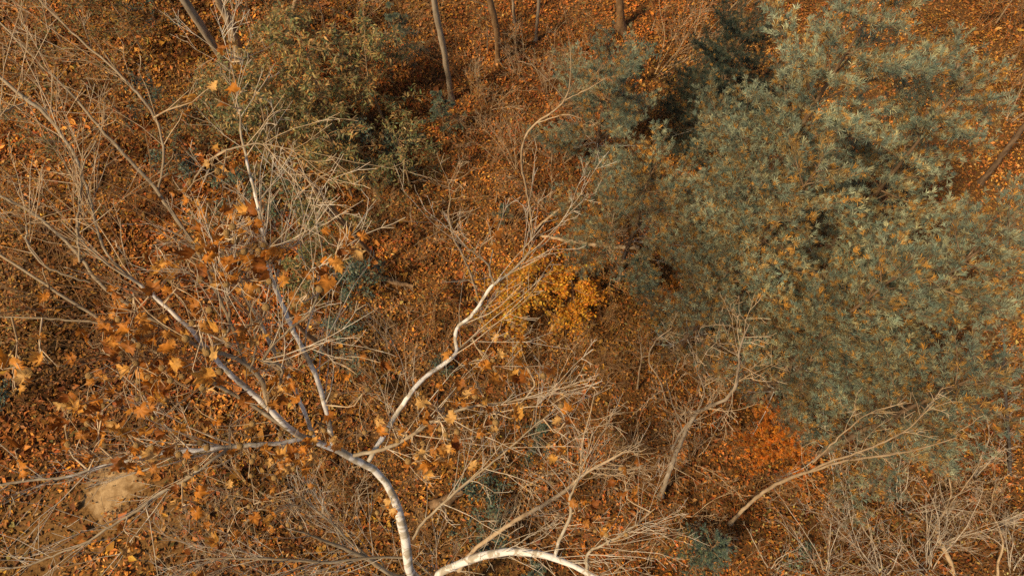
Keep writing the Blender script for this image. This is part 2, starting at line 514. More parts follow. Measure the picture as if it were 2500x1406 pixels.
# photo x, photo y, height, width in photo pixels
LIMBS = {
 'trunk': [(1120, 1452, 0, 26), (1062, 1432, 4.5, 30), (1006, 1402, 7.6, 31), (990, 1320, 8.3, 32), (972, 1240, 8.9, 30), (945, 1180, 9.3, 27), (905, 1140, 9.6, 25), (850, 1112, 9.9, 24), (790, 1085, 10.2, 23), (740, 1068, 10.5, 23)],
 'a': [(740, 1068, 10.5, 22), (700, 1040, 10.9, 21), (655, 995, 11.2, 20), (600, 945, 11.5, 19), (555, 905, 11.8, 18), (505, 850, 12.0, 17), (450, 790, 12.2, 15), (390, 735, 12.4, 13), (335, 690, 12.6, 11), (270, 650, 12.8, 8), (200, 590, 13, 5), (150, 540, 13.1, 3)],
 'b': [(812, 1090, 10.1, 18), (800, 1020, 10.5, 17), (775, 930, 11.0, 17), (742, 855, 11.4, 16), (712, 800, 11.7, 16), (688, 740, 11.9, 15), (668, 695, 12.1, 13), (648, 630, 12.3, 12), (640, 560, 12.4, 11), (625, 480, 12.6, 10), (604, 400, 12.7, 9), (590, 330, 12.8, 8), (583, 270, 12.9, 6), (570, 180, 13.0, 4), (556, 60, 13.1, 3)],
 'c': [(770, 1075, 10.35, 14), (725, 960, 11.0, 13), (690, 895, 11.3, 12), (662, 840, 11.5, 11), (630, 780, 11.7, 10), (598, 720, 11.9, 9), (560, 660, 12.1, 8), (535, 620, 12.2, 7), (510, 560, 12.3, 4), (505, 500, 12.3, 3)],
 'd': [(900, 1125, 9.7, 17), (950, 1040, 9.9, 17), (985, 985, 10.1, 16), (1022, 935, 10.3, 15), (1062, 903, 10.4, 15), (1096, 880, 10.5, 14), (1116, 856, 10.6, 13), (1110, 822, 10.7, 13), (1120, 796, 10.8, 12), (1145, 775, 10.9, 12), (1168, 748, 11.0, 12), (1186, 718, 11.0, 11), (1208, 693, 11.1, 10), (1250, 662, 11.2, 8), (1292, 618, 11.3, 6), (1340, 585, 11.3, 4), (1395, 500, 11.4, 3)],
 'd2': [(1206, 694, 11.1, 9), (1196, 668, 11.2, 8), (1192, 645, 11.3, 7), (1150, 612, 11.4, 5), (1110, 580, 11.5, 3)],
 'd3': [(1116, 856, 10.6, 7), (1140, 835, 10.6, 6), (1186, 798, 10.6, 3)],
 'e': [(860, 1112, 9.85, 14), (930, 1097, 10.2, 13), (1000, 1066, 10.6, 13), (1050, 1032, 10.9, 11), (1100, 1010, 11.1, 10), (1150, 992, 11.2, 8), (1205, 985, 11.3, 7), (1280, 972, 11.4, 4), (1340, 960, 11.5, 3)],
 'f': [(740, 1070, 10.5, 15), (690, 1080, 10.6, 15), (620, 1086, 10.8, 15), (560, 1091, 10.9, 15), (480, 1098, 11, 15), (400, 1105, 11.1, 14), (320, 1122, 11.2, 12), (240, 1142, 11.3, 11), (160, 1164, 11.4, 10), (80, 1172, 11.5, 9), (0, 1183, 11.6, 8), (-90, 1200, 11.7, 6)],
 'f2': [(560, 1091, 10.9, 11), (515, 1125, 11.0, 11), (470, 1160, 11.0, 11), (430, 1182, 11, 11), (380, 1210, 11, 11), (338, 1245, 11, 10), (280, 1278, 11, 9), (212, 1322, 11, 8), (140, 1352, 11, 7), (60, 1380, 11, 6), (-20, 1388, 11, 5)],
 'g': [(1008, 1315, 8.3, 9), (1030, 1278, 8.7, 9), (1070, 1240, 9.0, 9), (1112, 1200, 9.3, 9), (1165, 1158, 9.6, 8), (1222, 1112, 9.9, 7), (1290, 1052, 10.2, 5), (1340, 1010, 10.4, 3)],
 'h': [(655, 995, 11.2, 17), (640, 930, 11.5, 17), (600, 888, 11.7, 16), (555, 868, 11.9, 15), (480, 845, 12.1, 13), (390, 790, 12.3, 12), (310, 742, 12.5, 12), (240, 688, 12.7, 12), (195, 625, 12.8, 11), (140, 570, 12.9, 11), (70, 515, 13, 10), (0, 480, 13.1, 9), (-70, 440, 13.2, 7)],
 'i': [(700, 1045, 10.9, 13), (560, 955, 11.4, 12), (420, 880, 11.8, 12), (270, 795, 12.2, 11), (185, 742, 12.4, 11), (95, 683, 12.6, 9), (0, 622, 12.7, 8), (-60, 570, 12.8, 6)],
 'i2': [(255, 788, 12.2, 7), (150, 780, 12.3, 7), (60, 775, 12.4, 6), (-20, 772, 12.4, 5)],
 'j': [(600, 890, 11.7, 12), (560, 780, 12.0, 12), (520, 690, 12.2, 12), (475, 604, 12.4, 12), (420, 520, 12.6, 13), (370, 450, 12.7, 12), (300, 375, 12.8, 11), (240, 308, 12.9, 9), (180, 235, 13, 8), (110, 168, 13.1, 7), (30, 88, 13.2, 5), (-20, 30, 13.3, 4)],
 'j2': [(385, 470, 12.65, 8), (398, 405, 12.8, 8), (395, 340, 12.9, 8), (368, 270, 13, 9), (300, 190, 13.1, 8), (220, 118, 13.2, 7), (150, 55, 13.3, 6), (95, 0, 13.4, 5), (50, -50, 13.5, 4)],
 'k': [(330, 690, 12.6, 9), (250, 600, 12.8, 9), (215, 470, 12.9, 10), (170, 360, 13.0, 11), (105, 275, 13.1, 12), (50, 232, 13.2, 12), (0, 190, 13.3, 11), (-60, 140, 13.4, 9)],
 'l': [(1090, 1445, 3.2, 24), (1068, 1408, 6.6, 27), (1120, 1376, 7.0, 27), (1180, 1356, 7.3, 27), (1240, 1346, 7.5, 26), (1300, 1348, 7.6, 25), (1350, 1360, 7.7, 23), (1395, 1378, 7.7, 20), (1435, 1398, 7.7, 17), (1480, 1425, 7.7, 12)],
 'l2': [(1354, 1360, 7.7, 13), (1368, 1312, 8.0, 12), (1394, 1256, 8.3, 11), (1390, 1222, 8.5, 10), (1402, 1190, 8.7, 8), (1430, 1120, 9.0, 5), (1450, 1040, 9.3, 3)],
 'l3': [(1432, 1396, 7.7, 12), (1436, 1350, 8.0, 10), (1480, 1325, 8.2, 8), (1540, 1290, 8.4, 6), (1600, 1240, 8.6, 3)],
 'm': [(1030, 1418, 6.2, 15), (960, 1404, 7.4, 16), (910, 1370, 7.9, 16), (850, 1342, 8.2, 14), (790, 1318, 8.5, 10), (745, 1300, 8.8, 6), (700, 1290, 9, 3)],
 'm2': [(912, 1372, 7.9, 9), (860, 1325, 8.2, 8), (800, 1268, 8.5, 7), (745, 1222, 8.8, 5), (700, 1180, 9.0, 3)],
 'm3': [(1000, 1360, 8.0, 7), (900, 1360, 8.4, 8), (800, 1372, 8.7, 9), (700, 1365, 9, 8), (600, 1362, 9.2, 6), (500, 1362, 9.4, 4)],
 'n': [(660, 995, 11.2, 10), (690, 900, 11.8, 10), (640, 880, 12.0, 10), (700, 810, 12.2, 9), (750, 770, 12.4, 8), (775, 725, 12.5, 7), (790, 670, 12.6, 5), (810, 620, 12.7, 3)],
 'o': [(712, 800, 11.7, 7), (650, 600, 12.4, 0.1)],
 'p': [(640, 610, 12.35, 6), (700, 605, 12.5, 5), (735, 585, 12.6, 4), (752, 545, 12.7, 3)],
 'q': [(460, 470, 12.6, 6), (480, 430, 12.75, 7), (520, 385, 12.9, 7), (570, 362, 13, 6), (640, 352, 13.1, 5), (720, 368, 13.2, 3)],
 'r': [(220, 690, 12.7, 7), (120, 655, 12.9, 8), (75, 610, 13.0, 8), (62, 560, 13.1, 7), (75, 540, 13.2, 4)],
 's': [(195, 640, 12.8, 8), (190, 560, 13.0, 8), (195, 470, 13.1, 7), (205, 400, 13.2, 5), (235, 345, 13.3, 3)],
 't': [(520, 845, 12.0, 8), (560, 800, 12.3, 8), (552, 720, 12.5, 7), (540, 660, 12.6, 6), (535, 590, 12.7, 4)],
 'u': [(610, 905, 11.7, 8), (625, 850, 12.0, 8), (615, 780, 12.2, 7), (590, 690, 12.4, 5), (560, 620, 12.5, 4)],
 'v': [(-40, 345, 13.2, 6), (0, 282, 13.3, 7), (35, 262, 13.2, 7), (62, 252, 13.15, 7)],
}
del LIMBS['o']
LESS = {'a', 'c', 'h', 'i', 'i2', 'j', 'j2', 'k', 'q', 'r', 's', 'v'}
DARK = {'h', 'i', 'i2', 'j', 'j2', 'k', 's', 'v'}
WHITE = {'trunk', 'a', 'b', 'c', 'd', 'd2', 'd3', 'f', 'f2', 'l', 'l2', 'k', 'l3'}
SYC_SAMPLES = []        # (px, py, 3d point)
syc_tips = []
r_syc = np.random.default_rng(21)
for key, pts in LIMBS.items():
    P = np.array([at(a, b, c) for a, b, c, w in pts])
    R = []
    for (a, b, c, w), p in zip(pts, P):
        R.append(.36 * w * project(p)[2] / F)
    n = max(10, 4 * len(pts))
    PR = smooth_path(np.column_stack([P, R]), n)
    P, R = PR[:, :3].copy(), np.clip(PR[:, 3], .005, 1)
    s = np.linspace(0, 1, n)
    wob = .004
    P[1:-1] += r_syc.normal(0, wob, (n - 2, 3))
    R *= 1 + r_syc.normal(0, .05, n)
    tb = Tubes(); tb.add(P, R, 12 if R.max() > .05 else 8)
    o = tb.build('trunk' if key == 'trunk' else 'limb', M_SYC, SYC, SYC_O, 0.0 if key in WHITE else .55, .017 if key in 'abcdf' else .030)
    for p in P[::2]:
        q = project(p); SYC_SAMPLES.append((q[0], q[1], p))
    if key in ('trunk',): continue
    tw = Tubes()
    Lw = np.linalg.norm(np.diff(P, axis=0), axis=1).sum()
    ramify(tw, P, R, int(5 + Lw * (4.0 if key in LESS else 2.2 if key in ('d', 'd2', 'd3') else 5.8)), 1.3, 3, .09, .03, (.3, .95), .12, .0028, .45, 4, syc_tips, 3, r_syc)
    t = tw.build('twigs', M_TWIG2 if key in DARK - {'k', 'j2', 's', 'v'} else M_TWIG if key in LESS else M_TWIG3, o, SYC_O)
    t['kind'] = 'stuff'

def syc_leaf(seed):
    r = np.random.default_rng(seed)
    # palmate outline: five pointed lobes with coarse teeth
    no = 27
    ang = np.linspace(-math.pi * .985, math.pi * .985, no) + r.normal(0, .03, no)
    rad = np.full(no, .39)
    for a0, ln, wd in ((0, .62, .42), (.95, .57, .40), (-.95, .57, .40), (1.95, .46, .42), (-1.95, .46, .42)):
        rad = np.maximum(rad, ln * r.uniform(.85, 1.1) * np.exp(-((ang - a0 - r.normal(0, .05)) / wd) ** 2 * .8))
    rad *= 1 + np.where(np.arange(no) % 2, .10, -.08) + r.normal(0, .05, no)
    rad[0] = rad[-1] = .12
    out = np.stack([np.cos(ang) * rad, np.sin(ang) * rad], 1)
    mid = out * .55
    V = np.array([(0, 0)] + [tuple(p) for p in mid] + [tuple(p) for p in out])
    k1, k2, ph = r.uniform(-1.0, 3.0), r.uniform(-1.6, 2.0), r.uniform(0, 6)
    z = k1 * V[:, 1] ** 2 + k2 * V[:, 0] ** 2 - .16 * np.abs(np.sin(2.5 * np.arctan2(V[:, 1], V[:, 0]) + ph)) * np.hypot(V[:, 0], V[:, 1])
    z += np.r_[np.zeros(1), r.normal(0, .03, no), r.normal(0, .09, no)]
    V = np.column_stack([V, z])
    Fc = []
    for i in range(no - 1):
        Fc.append((0, 1 + i, 2 + i)); Fc.append((1 + i, 1 + no + i, 2 + no + i)); Fc.append((1 + i, 2 + no + i, 2 + i))
    # the leaf stalk
    b = len(V)
    V = np.vstack([V, [(-.06, .012, 0), (-.42, .0, -.12), (-.06, -.012, 0)]])
    Fc.append((b, b + 1, b + 2))
    return V, np.array(Fc)

SYC_COL = [(.60, .25, .038), (.64, .31, .058), (.50, .185, .025), (.66, .37, .11), (.38, .13, .018), (.58, .21, .022), (.28, .09, .015), (.46, .18, .03)]
syc_meshes, syc_geo = [], []
for k in range(14):
    V, Fc = syc_leaf(100 + k)
    c = np.array(SYC_COL[k % len(SYC_COL)])
    g = np.hypot(V[:, 0], V[:, 1])
    C = c[None] * (1.12 - .35 * g[:, None]) * np.random.default_rng(k).uniform(.85, 1.12, (len(V), 1))
    syc_meshes.append(mesh_np('sycamore_leaf', V, 3, Fc.ravel(), M_LEAF, C)); syc_geo.append((V, Fc, C))

def seed_ball_mesh():
    import bmesh
    bm = bmesh.new()
    bmesh.ops.create_icosphere(bm, subdivisions=2, radius=1)
    r = np.random.default_rng(3)
    for v in bm.verts: v.co *= r.uniform(.93, 1.06)
    me = bpy.data.meshes.new('seed_ball'); bm.to_mesh(me); bm.free()
    me.materials.append(M_BALL)
    return me
BALL = seed_ball_mesh()

# photo x, photo y, spread, leaves, balls
CLUSTERS = [(300, 805, 40, 9, 2), (385, 835, 45, 10, 4), (400, 900, 35, 8, 4), (470, 485, 35, 8, 2), (525, 600, 45, 12, 5), (565, 555, 40, 9, 5), (620, 680, 35, 8, 4), (650, 620, 35, 7, 3),
 (250, 835, 30, 5, 1), (380, 940, 35, 7, 3), (235, 970, 35, 7, 2), (295, 1050, 40, 8, 3), (155, 1025, 30, 4, 1), (430, 1080, 40, 5, 4), (740, 1110, 40, 8, 2), (690, 1135, 35, 6, 2), (655, 960, 40, 7, 4),
 (785, 1045, 40, 8, 2), (750, 720, 25, 3, 2), (795, 660, 25, 4, 3), (835, 615, 25, 5, 1), (870, 585, 20, 4, 0), (1070, 1005, 40, 5, 2), (1165, 940, 40, 7, 1), (1190, 870, 35, 5, 1), (1285, 895, 30, 4, 1),
 (1040, 1110, 45, 6, 3), (1085, 1080, 35, 4, 3), (930, 1235, 35, 5, 1), (885, 960, 45, 3, 1), (35, 925, 25, 6, 0), (40, 1120, 20, 2, 0), (455, 1232, 25, 3, 0), (560, 1290, 35, 4, 2), (480, 1390, 35, 3, 1),
 (1380, 1030, 20, 2, 0), (1355, 1110, 20, 3, 1), (1415, 1245, 30, 4, 0), (1525, 1165, 25, 4, 1), (1215, 570, 15, 2, 1), (1210, 1010, 60, 4, 2), (470, 250, 25, 4, 0), (565, 262, 20, 2, 0), (545, 420, 25, 3, 1),
 (330, 760, 60, 7, 4), (440, 700, 60, 6, 3), (560, 690, 60, 7, 5), (500, 780, 70, 7, 6), (600, 800, 60, 5, 4), (320, 900, 70, 6, 4), (480, 950, 70, 5, 5), (560, 1040, 60, 4, 8), (200, 1090, 60, 4, 1),
 (330, 1120, 40, 5, 1), (700, 1230, 60, 4, 3), (620, 1230, 60, 4, 3), (1200, 1060, 70, 3, 2), (980, 1050, 50, 4, 2), (840, 870, 60, 3, 3), (700, 870, 50, 4, 5), (110, 880, 60, 2, 0), (470, 1150, 50, 3, 4),
 (340, 1310, 60, 2, 0), (1465, 1300, 30, 3, 3), (100, 700, 60, 2, 0), (560, 140, 25, 2, 0), (440, 620, 60, 5, 2), (380, 600, 40, 3, 0)]
pet = Tubes()
leaf_list = []; ball_n = 0
SS = np.array([(a, b) for a, b, _ in SYC_SAMPLES])
for (cx, cy, sp, nl, nb) in CLUSTERS:
    i = int(np.argmin((SS[:, 0] - cx) ** 2 + (SS[:, 1] - cy) ** 2))
    p0 = SYC_SAMPLES[i][2]
    c = at(cx, cy, p0[2] + r_syc.uniform(.05, .5))
    q = resample([p0, .5 * (p0 + c) + r_syc.normal(0, .08, 3), c], 7)
    pet.add(q, np.linspace(.010, .006, 7), 4)
    for kind, cnt in (('leaf', int(nl * 1.45 + .5)), ('ball', nb)):
        for j in range(cnt):
            e = at(cx + r_syc.normal(0, sp * .85), cy + r_syc.normal(0, sp * .85), c[2] + r_syc.normal(.05, .22))
            st = resample([q[r_syc.integers(3, 7)], .5 * (c + e) + r_syc.normal(0, .05, 3), e], 5)
            pet.add(st, np.linspace(.005, .0028, 5), 3)
            if kind == 'leaf':
                leaf_list.append((e, r_syc.uniform(.08, .165), (r_syc.normal(.12, .5), r_syc.normal(.15, .5), r_syc.uniform(0, 6.28)), int(r_syc.integers(len(syc_meshes)))))
            else:
                ball_n += 1
                o = link('seed_ball', BALL, SYC)
                s = r_syc.uniform(.026, .034)
                o.scale = (s, s, s)
                o.location = tuple(e - SYC_O - np.array([0, 0, s]))
                o.rotation_euler = tuple(r_syc.uniform(0, 6, 3))
leaf_list.sort(key=lambda l: -l[1] / np.linalg.norm(l[0] - np.array([0, 0, CAM_Z])))
from mathutils import Euler
VS, LS, CS, off = [], [], [], 0
for k, (e, sz, ro, mi) in enumerate(leaf_list):
    if k < 300:
        o = link('leaf', syc_meshes[mi], SYC)
        o.scale = (sz * r_syc.uniform(.75, 1.15), sz * r_syc.uniform(.6, 1.15), sz * r_syc.uniform(.6, 1.7)); o.location = tuple(e - SYC_O); o.rotation_euler = ro
    else:
        V, Fc, C = syc_geo[mi]
        VS.append(V @ np.array(Euler(ro).to_matrix()).T * sz + e - SYC_O); LS.append(Fc.ravel() + off); CS.append(C); off += len(V)
o = link('further_leaves', mesh_np('further_leaves', np.concatenate(VS), 3, np.concatenate(LS), M_LEAF, np.concatenate(CS)), SYC)
o['kind'] = 'stuff'
t = pet.build('leaf_twigs', M_TWIG, SYC, SYC_O); t['kind'] = 'stuff'

# ------------------------------------------------------------------ trees standing about, measured from their bases
def measured_tree(name, label, path, widths, mat, twigmat=None, shoots=14, length=1.2, level=2, seed=0, extra=(), zscale=1.0, cat='tree', group=None, up=.05, rmin=.004, wob=.16, t0=.35, trunkname='trunk', kids=3):
    """path: photo points from the base upwards; extra: measured limbs (points, widths) with heights taken the same way"""
    r = np.random.default_rng(seed + 500)
    base = at(path[0][0], path[0][1], 0)
    base[2] = ground_h(base[0], base[1]) - .03
    rt = root(name, label, cat, base, group)
    def solid(pts):
        P = []
        for k, p in enumerate(pts):
            z = p[2] if len(p) > 2 else upright_z(base, p[0], p[1]) * zscale
            P.append(at(p[0], p[1], max(z, .0)))
        return np.array(P)
    P = solid(path)
    zz = np.maximum.accumulate(P[:, 2])
    P = np.array([at(p[0], p[1], z) for p, z in zip(path, zz)]); P[0] = base
    tw = Tubes()
    def add_limb(P, W, nm):
        R = np.array([(.31 if nm == 'limb' or W[0] < 21 else .38) * w * project(p)[2] / F for w, p in zip(W, P)])
        n = max(8, 4 * len(P))
        PR = smooth_path(np.column_stack([P, R]), n)
        A, B = PR[:, :3].copy(), np.clip(PR[:, 3], .004, 1)
        A[1:-1] += r.normal(0, .006, (n - 2, 3)); B *= 1 + r.normal(0, .05, n)
        if nm != 'limb': B *= 1 + .7 * np.exp(-np.maximum(A[:, 2] - base[2], 0) / .18)
        tb = Tubes(); tb.add(A, B, 10 if B.max() > .04 else 7)
        o = tb.build(nm, mat, rt, base)
        return A, B, o
    A, B, o = add_limb(P, np.interp(np.linspace(0, 1, len(P)), np.linspace(0, 1, len(widths)), widths), trunkname)
    if shoots: ramify(tw, A, B, shoots, length, level, wob, up, (.5, 1.1), t0, rmin, .5, 4, None, kids, r)
    for pts, W in extra:
        Q = solid(pts)
        A, B, o2 = add_limb(Q, np.interp(np.linspace(0, 1, len(Q)), np.linspace(0, 1, len(W)), W), 'limb')
        L = np.linalg.norm(np.diff(A, axis=0), axis=1).sum()
        if shoots: ramify(tw, A, B, int(3 + L * 2.5), length * .8, level, wob, up, (.5, 1.1), .2, rmin, .5, 4, None, kids, r)
    t = tw.build('twigs', twigmat or M_TWIG2, rt, base)
    if t: t['kind'] = 'stuff'
    return rt, base

GT = 'trunks along the far side of the wood'
measured_tree('grey_trunk_tree', 'grey ridged trunk leaving the top edge left of the forked leafy twig', [(556, 165), (500, 78), (450, 0), (385, -95)], [24, 27, 28, 30], M_GREY, shoots=5, length=1.4, seed=1, group=GT)
measured_tree('grey_trunk_tree', 'pale brown trunk just right of the grey ridged trunk at the top', [(585, 135), (565, 65), (535, 0), (500, -90)], [26, 29, 30, 32], M_TAN, shoots=5, length=1.4, seed=2, group=GT)
measured_tree('grey_trunk_tree', 'slim grey trunk with mottled bark left of the orange brown trunk', [(1102, 242), (1085, 130), (1068, 50), (1060, 0), (1048, -90)], [20, 23, 24, 25, 26], M_GREY, shoots=8, length=1.3, seed=3, group=GT)
measured_tree('brown_trunk_tree', 'orange brown curved trunk at the top between grey trunks', [(1216, 152), (1212, 70), (1196, 0), (1180, -80)], [20, 24, 26, 27], M_BROWN, shoots=5, length=1.2, seed=4, group=GT,
              extra=[([(1200, 20), (1150, 0), (1110, -20)], [8, 6])])
measured_tree('thin_trunk_tree', 'thin pale trunk right of the orange brown trunk at the top', [(1308, 98), (1312, 45), (1316, 0), (1318, -60)], [11, 13, 14, 14], M_GREY, shoots=7, length=1.2, seed=5, group=GT)
measured_tree('thin_trunk_tree', 'short visible thin grey trunk between the orange brown and pale trunks', [(1256, 55), (1252, 0), (1248, -60)], [9, 11, 12], M_GREY, shoots=5, length=1.2, seed=6, group=GT)
measured_tree('brown_trunk_tree', 'broad shaded brown trunk at the top beside the evergreens', [(1516, 72), (1513, 0), (1508, -90)], [26, 26, 27], M_BROWN, shoots=3, length=1.0, seed=7, group=GT)
measured_tree('thin_trunk_tree', 'leaning brown trunk at the top above the pale gold saplings', [(700, 85), (712, 35), (722, 0), (735, -50)], [11, 14, 16, 17], M_TAN, shoots=5, length=1.2, seed=8, group=GT)
measured_tree('dark_trunk_tree', 'dark double trunk leaning left behind the dark green thicket', [(935, 645), (880, 592), (830, 530), (785, 480), (730, 410)], [13, 16, 17, 15, 10], M_BROWN, shoots=8, length=1.0, seed=9, extra=[([(905, 615), (860, 570), (800, 515), (770, 495)], [12, 9])])
measured_tree('brown_trunk_tree', 'short brown trunk leaning left beside the white limbs', [(828, 892), (790, 850), (745, 812), (690, 750)], [18, 19, 19, 15], M_BROWN, shoots=4, length=.8, seed=10)
measured_tree('slender_bare_tree', 'slender crooked pale tree in the middle with a bend to the right', [(1301, 592), (1297, 530), (1285, 460), (1273, 400), (1282, 335), (1312, 300), (1380, 245), (1394, 160), (1388, 90)], [9, 9, 9, 9, 9, 8, 7, 4, 2], M_TAN, M_TWIG2, shoots=26, length=1.0, level=3, seed=11,
              extra=[([(1380, 245), (1345, 205), (1300, 160), (1265, 150)], [5, 3, 2]), ([(1312, 300), (1380, 280), (1420, 290)], [5, 3]), ([(1380, 245), (1440, 215), (1480, 190)], [4, 2])])
measured_tree('slender_bare_tree', 'slim bare sapling with a spray of fine pale twigs left of centre', [(1178, 770), (1157, 690), (1128, 618), (1108, 584), (1095, 520), (1100, 485), (1090, 430)], [10, 9, 9, 8, 7, 5, 3], M_TAN, M_TWIG, shoots=34, length=1.1, level=2, seed=12, t0=.45, up=.02)
measured_tree('rough_bark_tree', 'leaning bare tree with rough flaking bark and forked top', [(1614, 1210), (1640, 1135), (1668, 1065), (1698, 1012), (1735, 990), (1780, 968), (1800, 930), (1806, 850), (1830, 790)], [20, 18, 15, 14, 13, 13, 12, 8, 4], M_GREY, M_TWIG, shoots=44, length=1.15, level=3, seed=13, t0=.25,
              extra=[([(1640, 1095), (1665, 1050), (1690, 1022), (1740, 980)], [10, 8, 4]), ([(1698, 1012), (1720, 960), (1700, 900), (1690, 850)], [7, 4, 2]), ([(1670, 1060), (1640, 980), (1625, 925)], [6, 3])])
measured_tree('curved_tan_tree', 'long smooth tan stem forking under the orange bush towards the right', [(1784, 1276), (1828, 1230), (1880, 1190), (1938, 1162), (2000, 1143), (2080, 1122), (2190, 1107), (2270, 1088), (2335, 1068)], [14, 14, 14, 13, 10, 8, 7, 5, 3], M_TAN, M_TWIG, shoots=16, length=1.0, level=2, seed=14,
              extra=[([(1970, 1152), (2030, 1125), (2090, 1106), (2150, 1082), (2215, 1048), (2280, 985)], [10, 8, 7, 3]), ([(1985, 1128), (2040, 1075), (2100, 1022), (2140, 1000)], [7, 5, 3])])
measured_tree('forked_tan_tree', 'tan limbed tree with a fan of upright twigs below the centre', [(1120, 1390, 0), (1160, 1340, 1.2), (1240, 1282, 2.6), (1320, 1236, 3.8), (1380, 1197, 4.6), (1416, 1166, 5.0), (1470, 1130, 5.3), (1530, 1098, 5.6)], [16, 17, 17, 16, 15, 14, 9, 4], M_TAN, M_TWIG, shoots=40, length=1.25, level=3, seed=15, t0=.4,
              extra=[([(1416, 1166, 5), (1420, 1090, 5.5), (1440, 1010, 6), (1452, 955, 6.3)], [8, 6, 3]), ([(1416, 1166, 5), (1370, 1110, 5.5), (1310, 1060, 5.9)], [6, 3]), ([(1440, 1150, 5.1), (1490, 1160, 5.4), (1560, 1150, 5.6)], [5, 3])])
measured_tree('slender_bare_tree', 'small crooked stem with bare crown left of the blue green sapling', [(1505, 708), (1515, 670), (1503, 640), (1480, 610), (1490, 570), (1500, 520)], [9, 8, 7, 5, 4, 3], M_TAN, M_TWIG, shoots=26, length=.8, level=3, seed=16, t0=.3)
measured_tree('short_stem_tree', 'short straight pale stem in the open leaf litter at centre right', [(1556, 950), (1561, 905), (1566, 868), (1560, 820)], [7, 6, 5, 3], M_TAN, M_TWIG, shoots=10, length=.8, level=2, seed=17)
measured_tree('short_stem_tree', 'crooked forked stem just right of the short straight pale stem', [(1628, 990), (1612, 930), (1597, 905), (1583, 880), (1598, 835), (1640, 800)], [5, 6, 6, 6, 5, 3], M_TWIG, M_TWIG, shoots=12, length=.7, level=2, seed=18)
measured_tree('thicket_sapling', 'bare sapling rising from the thicket at the lower right corner', [(2328, 1420), (2322, 1375), (2300, 1330), (2284, 1290), (2310, 1240), (2322, 1190), (2300, 1120)], [12, 12, 11, 9, 7, 5, 3], M_TAN, M_TWIG, shoots=36, length=1.1, level=3, seed=19, t0=.2,
              extra=[([(2284, 1290), (2230, 1220), (2180, 1140), (2130, 1080)], [7, 5, 3]), ([(2310, 1245), (2360, 1180), (2400, 1120)], [5, 4, 2]), ([(2290, 1300), (2200, 1230), (2110, 1210)], [5, 3])])
measured_tree('thicket_sapling', 'bent bare sapling at the right edge near the bottom corner', [(2442, 1430), (2438, 1370), (2448, 1330), (2440, 1290), (2420, 1240), (2430, 1180)], [8, 8, 8, 6, 4, 3], M_TAN, M_TWIG, shoots=30, length=1.0, level=3, seed=20, t0=.3)
measured_tree('dead_pine_tree', 'dead dark trunk with white broken twigs at the right edge', [(2466, 1160), (2464, 1080), (2458, 1000), (2452, 920), (2450, 840)], [10, 11, 11, 10, 8], M_DARKBARK, M_DEAD, shoots=34, length=.6, level=2, seed=21, t0=.02, up=0, cat='dead tree')

def fallen_log(name, label, pts, widths, mat, seed, z=.12):
    r = np.random.default_rng(seed)
    P = []
    for k, p in enumerate(pts):
        q = at(p[0], p[1], p[2] if len(p) > 2 else z); P.append(q)
    P = np.array(P)
    base = P[0].copy()
    rt = root(name, label, 'log', base)
    R = np.array([.5 * w * project(p)[2] / F for w, p in zip(np.interp(np.linspace(0, 1, len(P)), np.linspace(0, 1, len(widths)), widths), P)])
    n = 6 * len(P)
    PR = smooth_path(np.column_stack([P, R]), n)
    A, B = PR[:, :3].copy(), PR[:, 3] * (1 + r.normal(0, .05, n))
    A[1:-1] += r.normal(0, .01, (n - 2, 3))
    A[:, 2] = np.maximum(A[:, 2], B * .7)
    tb = Tubes(); tb.add(A, B, 9); tb.build('stem', mat, rt, base)
    tw = Tubes(); ramify(tw, A, B, 7, .5, 1, .15, .05, (.6, 1.2), .1, .005, .5, 4, None, 2, r)
    t = tw.build('side_twigs', M_DEAD, rt, base); t['kind'] = 'stuff'
fallen_log('fallen_log', 'tan fallen log lying across the litter left of the pines', [(1318, 574), (1400, 590), (1480, 600), (1560, 606)], [7, 9, 10, 10], M_TAN, 1)
fallen_log('leaning_pole', 'pale broken pole leaning up to the right beside the fallen log', [(1306, 560, .1), (1360, 515, .5), (1425, 470, 1.0)], [5, 6, 6], M_TAN, 2)
fallen_log('fallen_log', 'dark rotten log in shade below the white trunk', [(1050, 1232), (1090, 1222), (1125, 1195)], [24, 26, 22], M_BROWN, 3)
fallen_log('fallen_branch', 'white peeling fallen branch on bright leaves under the pines', [(1990, 858), (2050, 872), (2100, 884), (2145, 892)], [5, 8, 8, 7], M_DEAD, 4)
fallen_log('fallen_log', 'fallen log half hidden in the dark green thicket at centre left', [(905, 665), (960, 688), (1010, 700)], [10, 12, 9], M_BROWN, 5)

# ------------------------------------------------------------------ pines
def tuft_template(seed, n=27, spread=1.25, w=.032):
    """a shoot end: needles fanning round the shoot axis z, length 1"""
    r = np.random.default_rng(seed)
    V, Fc = [], []
    for k in range(n):
        az = r.uniform(0, 6.283); el = abs(r.normal(0, .5)) * spread
        el = min(el + .15, 1.9)
        d = np.array([math.sin(el) * math.cos(az), math.sin(el) * math.sin(az), math.cos(el)])
        L = r.uniform(.75, 1.05)
        p0 = np.array([0, 0, r.uniform(-.45, .1)])
        s = np.cross(d, r.normal(0, 1, 3)); s /= np.linalg.norm(s) + 1e-9
        b = len(V)
        V += [p0, p0 + d * L * .55 + s * w * 1.7, p0 + d * L + np.array([0, 0, -.06])]
        Fc.append((b, b + 1, b + 2))
    return np.array(V), np.array(Fc)
TUFTS = [tuft_template(k) for k in range(5)]
PINE_COL = np.array([(.130, .145, .092), (.175, .182, .112), (.092, .114, .078), (.205, .190, .098), (.064, .086, .064)])
PINE_W = np.array([.30, .25, .22, .13, .10])
GOLD_COL = np.array([(.42, .23, .055), (.33, .21, .07), (.52, .25, .04), (.27, .19, .075)])
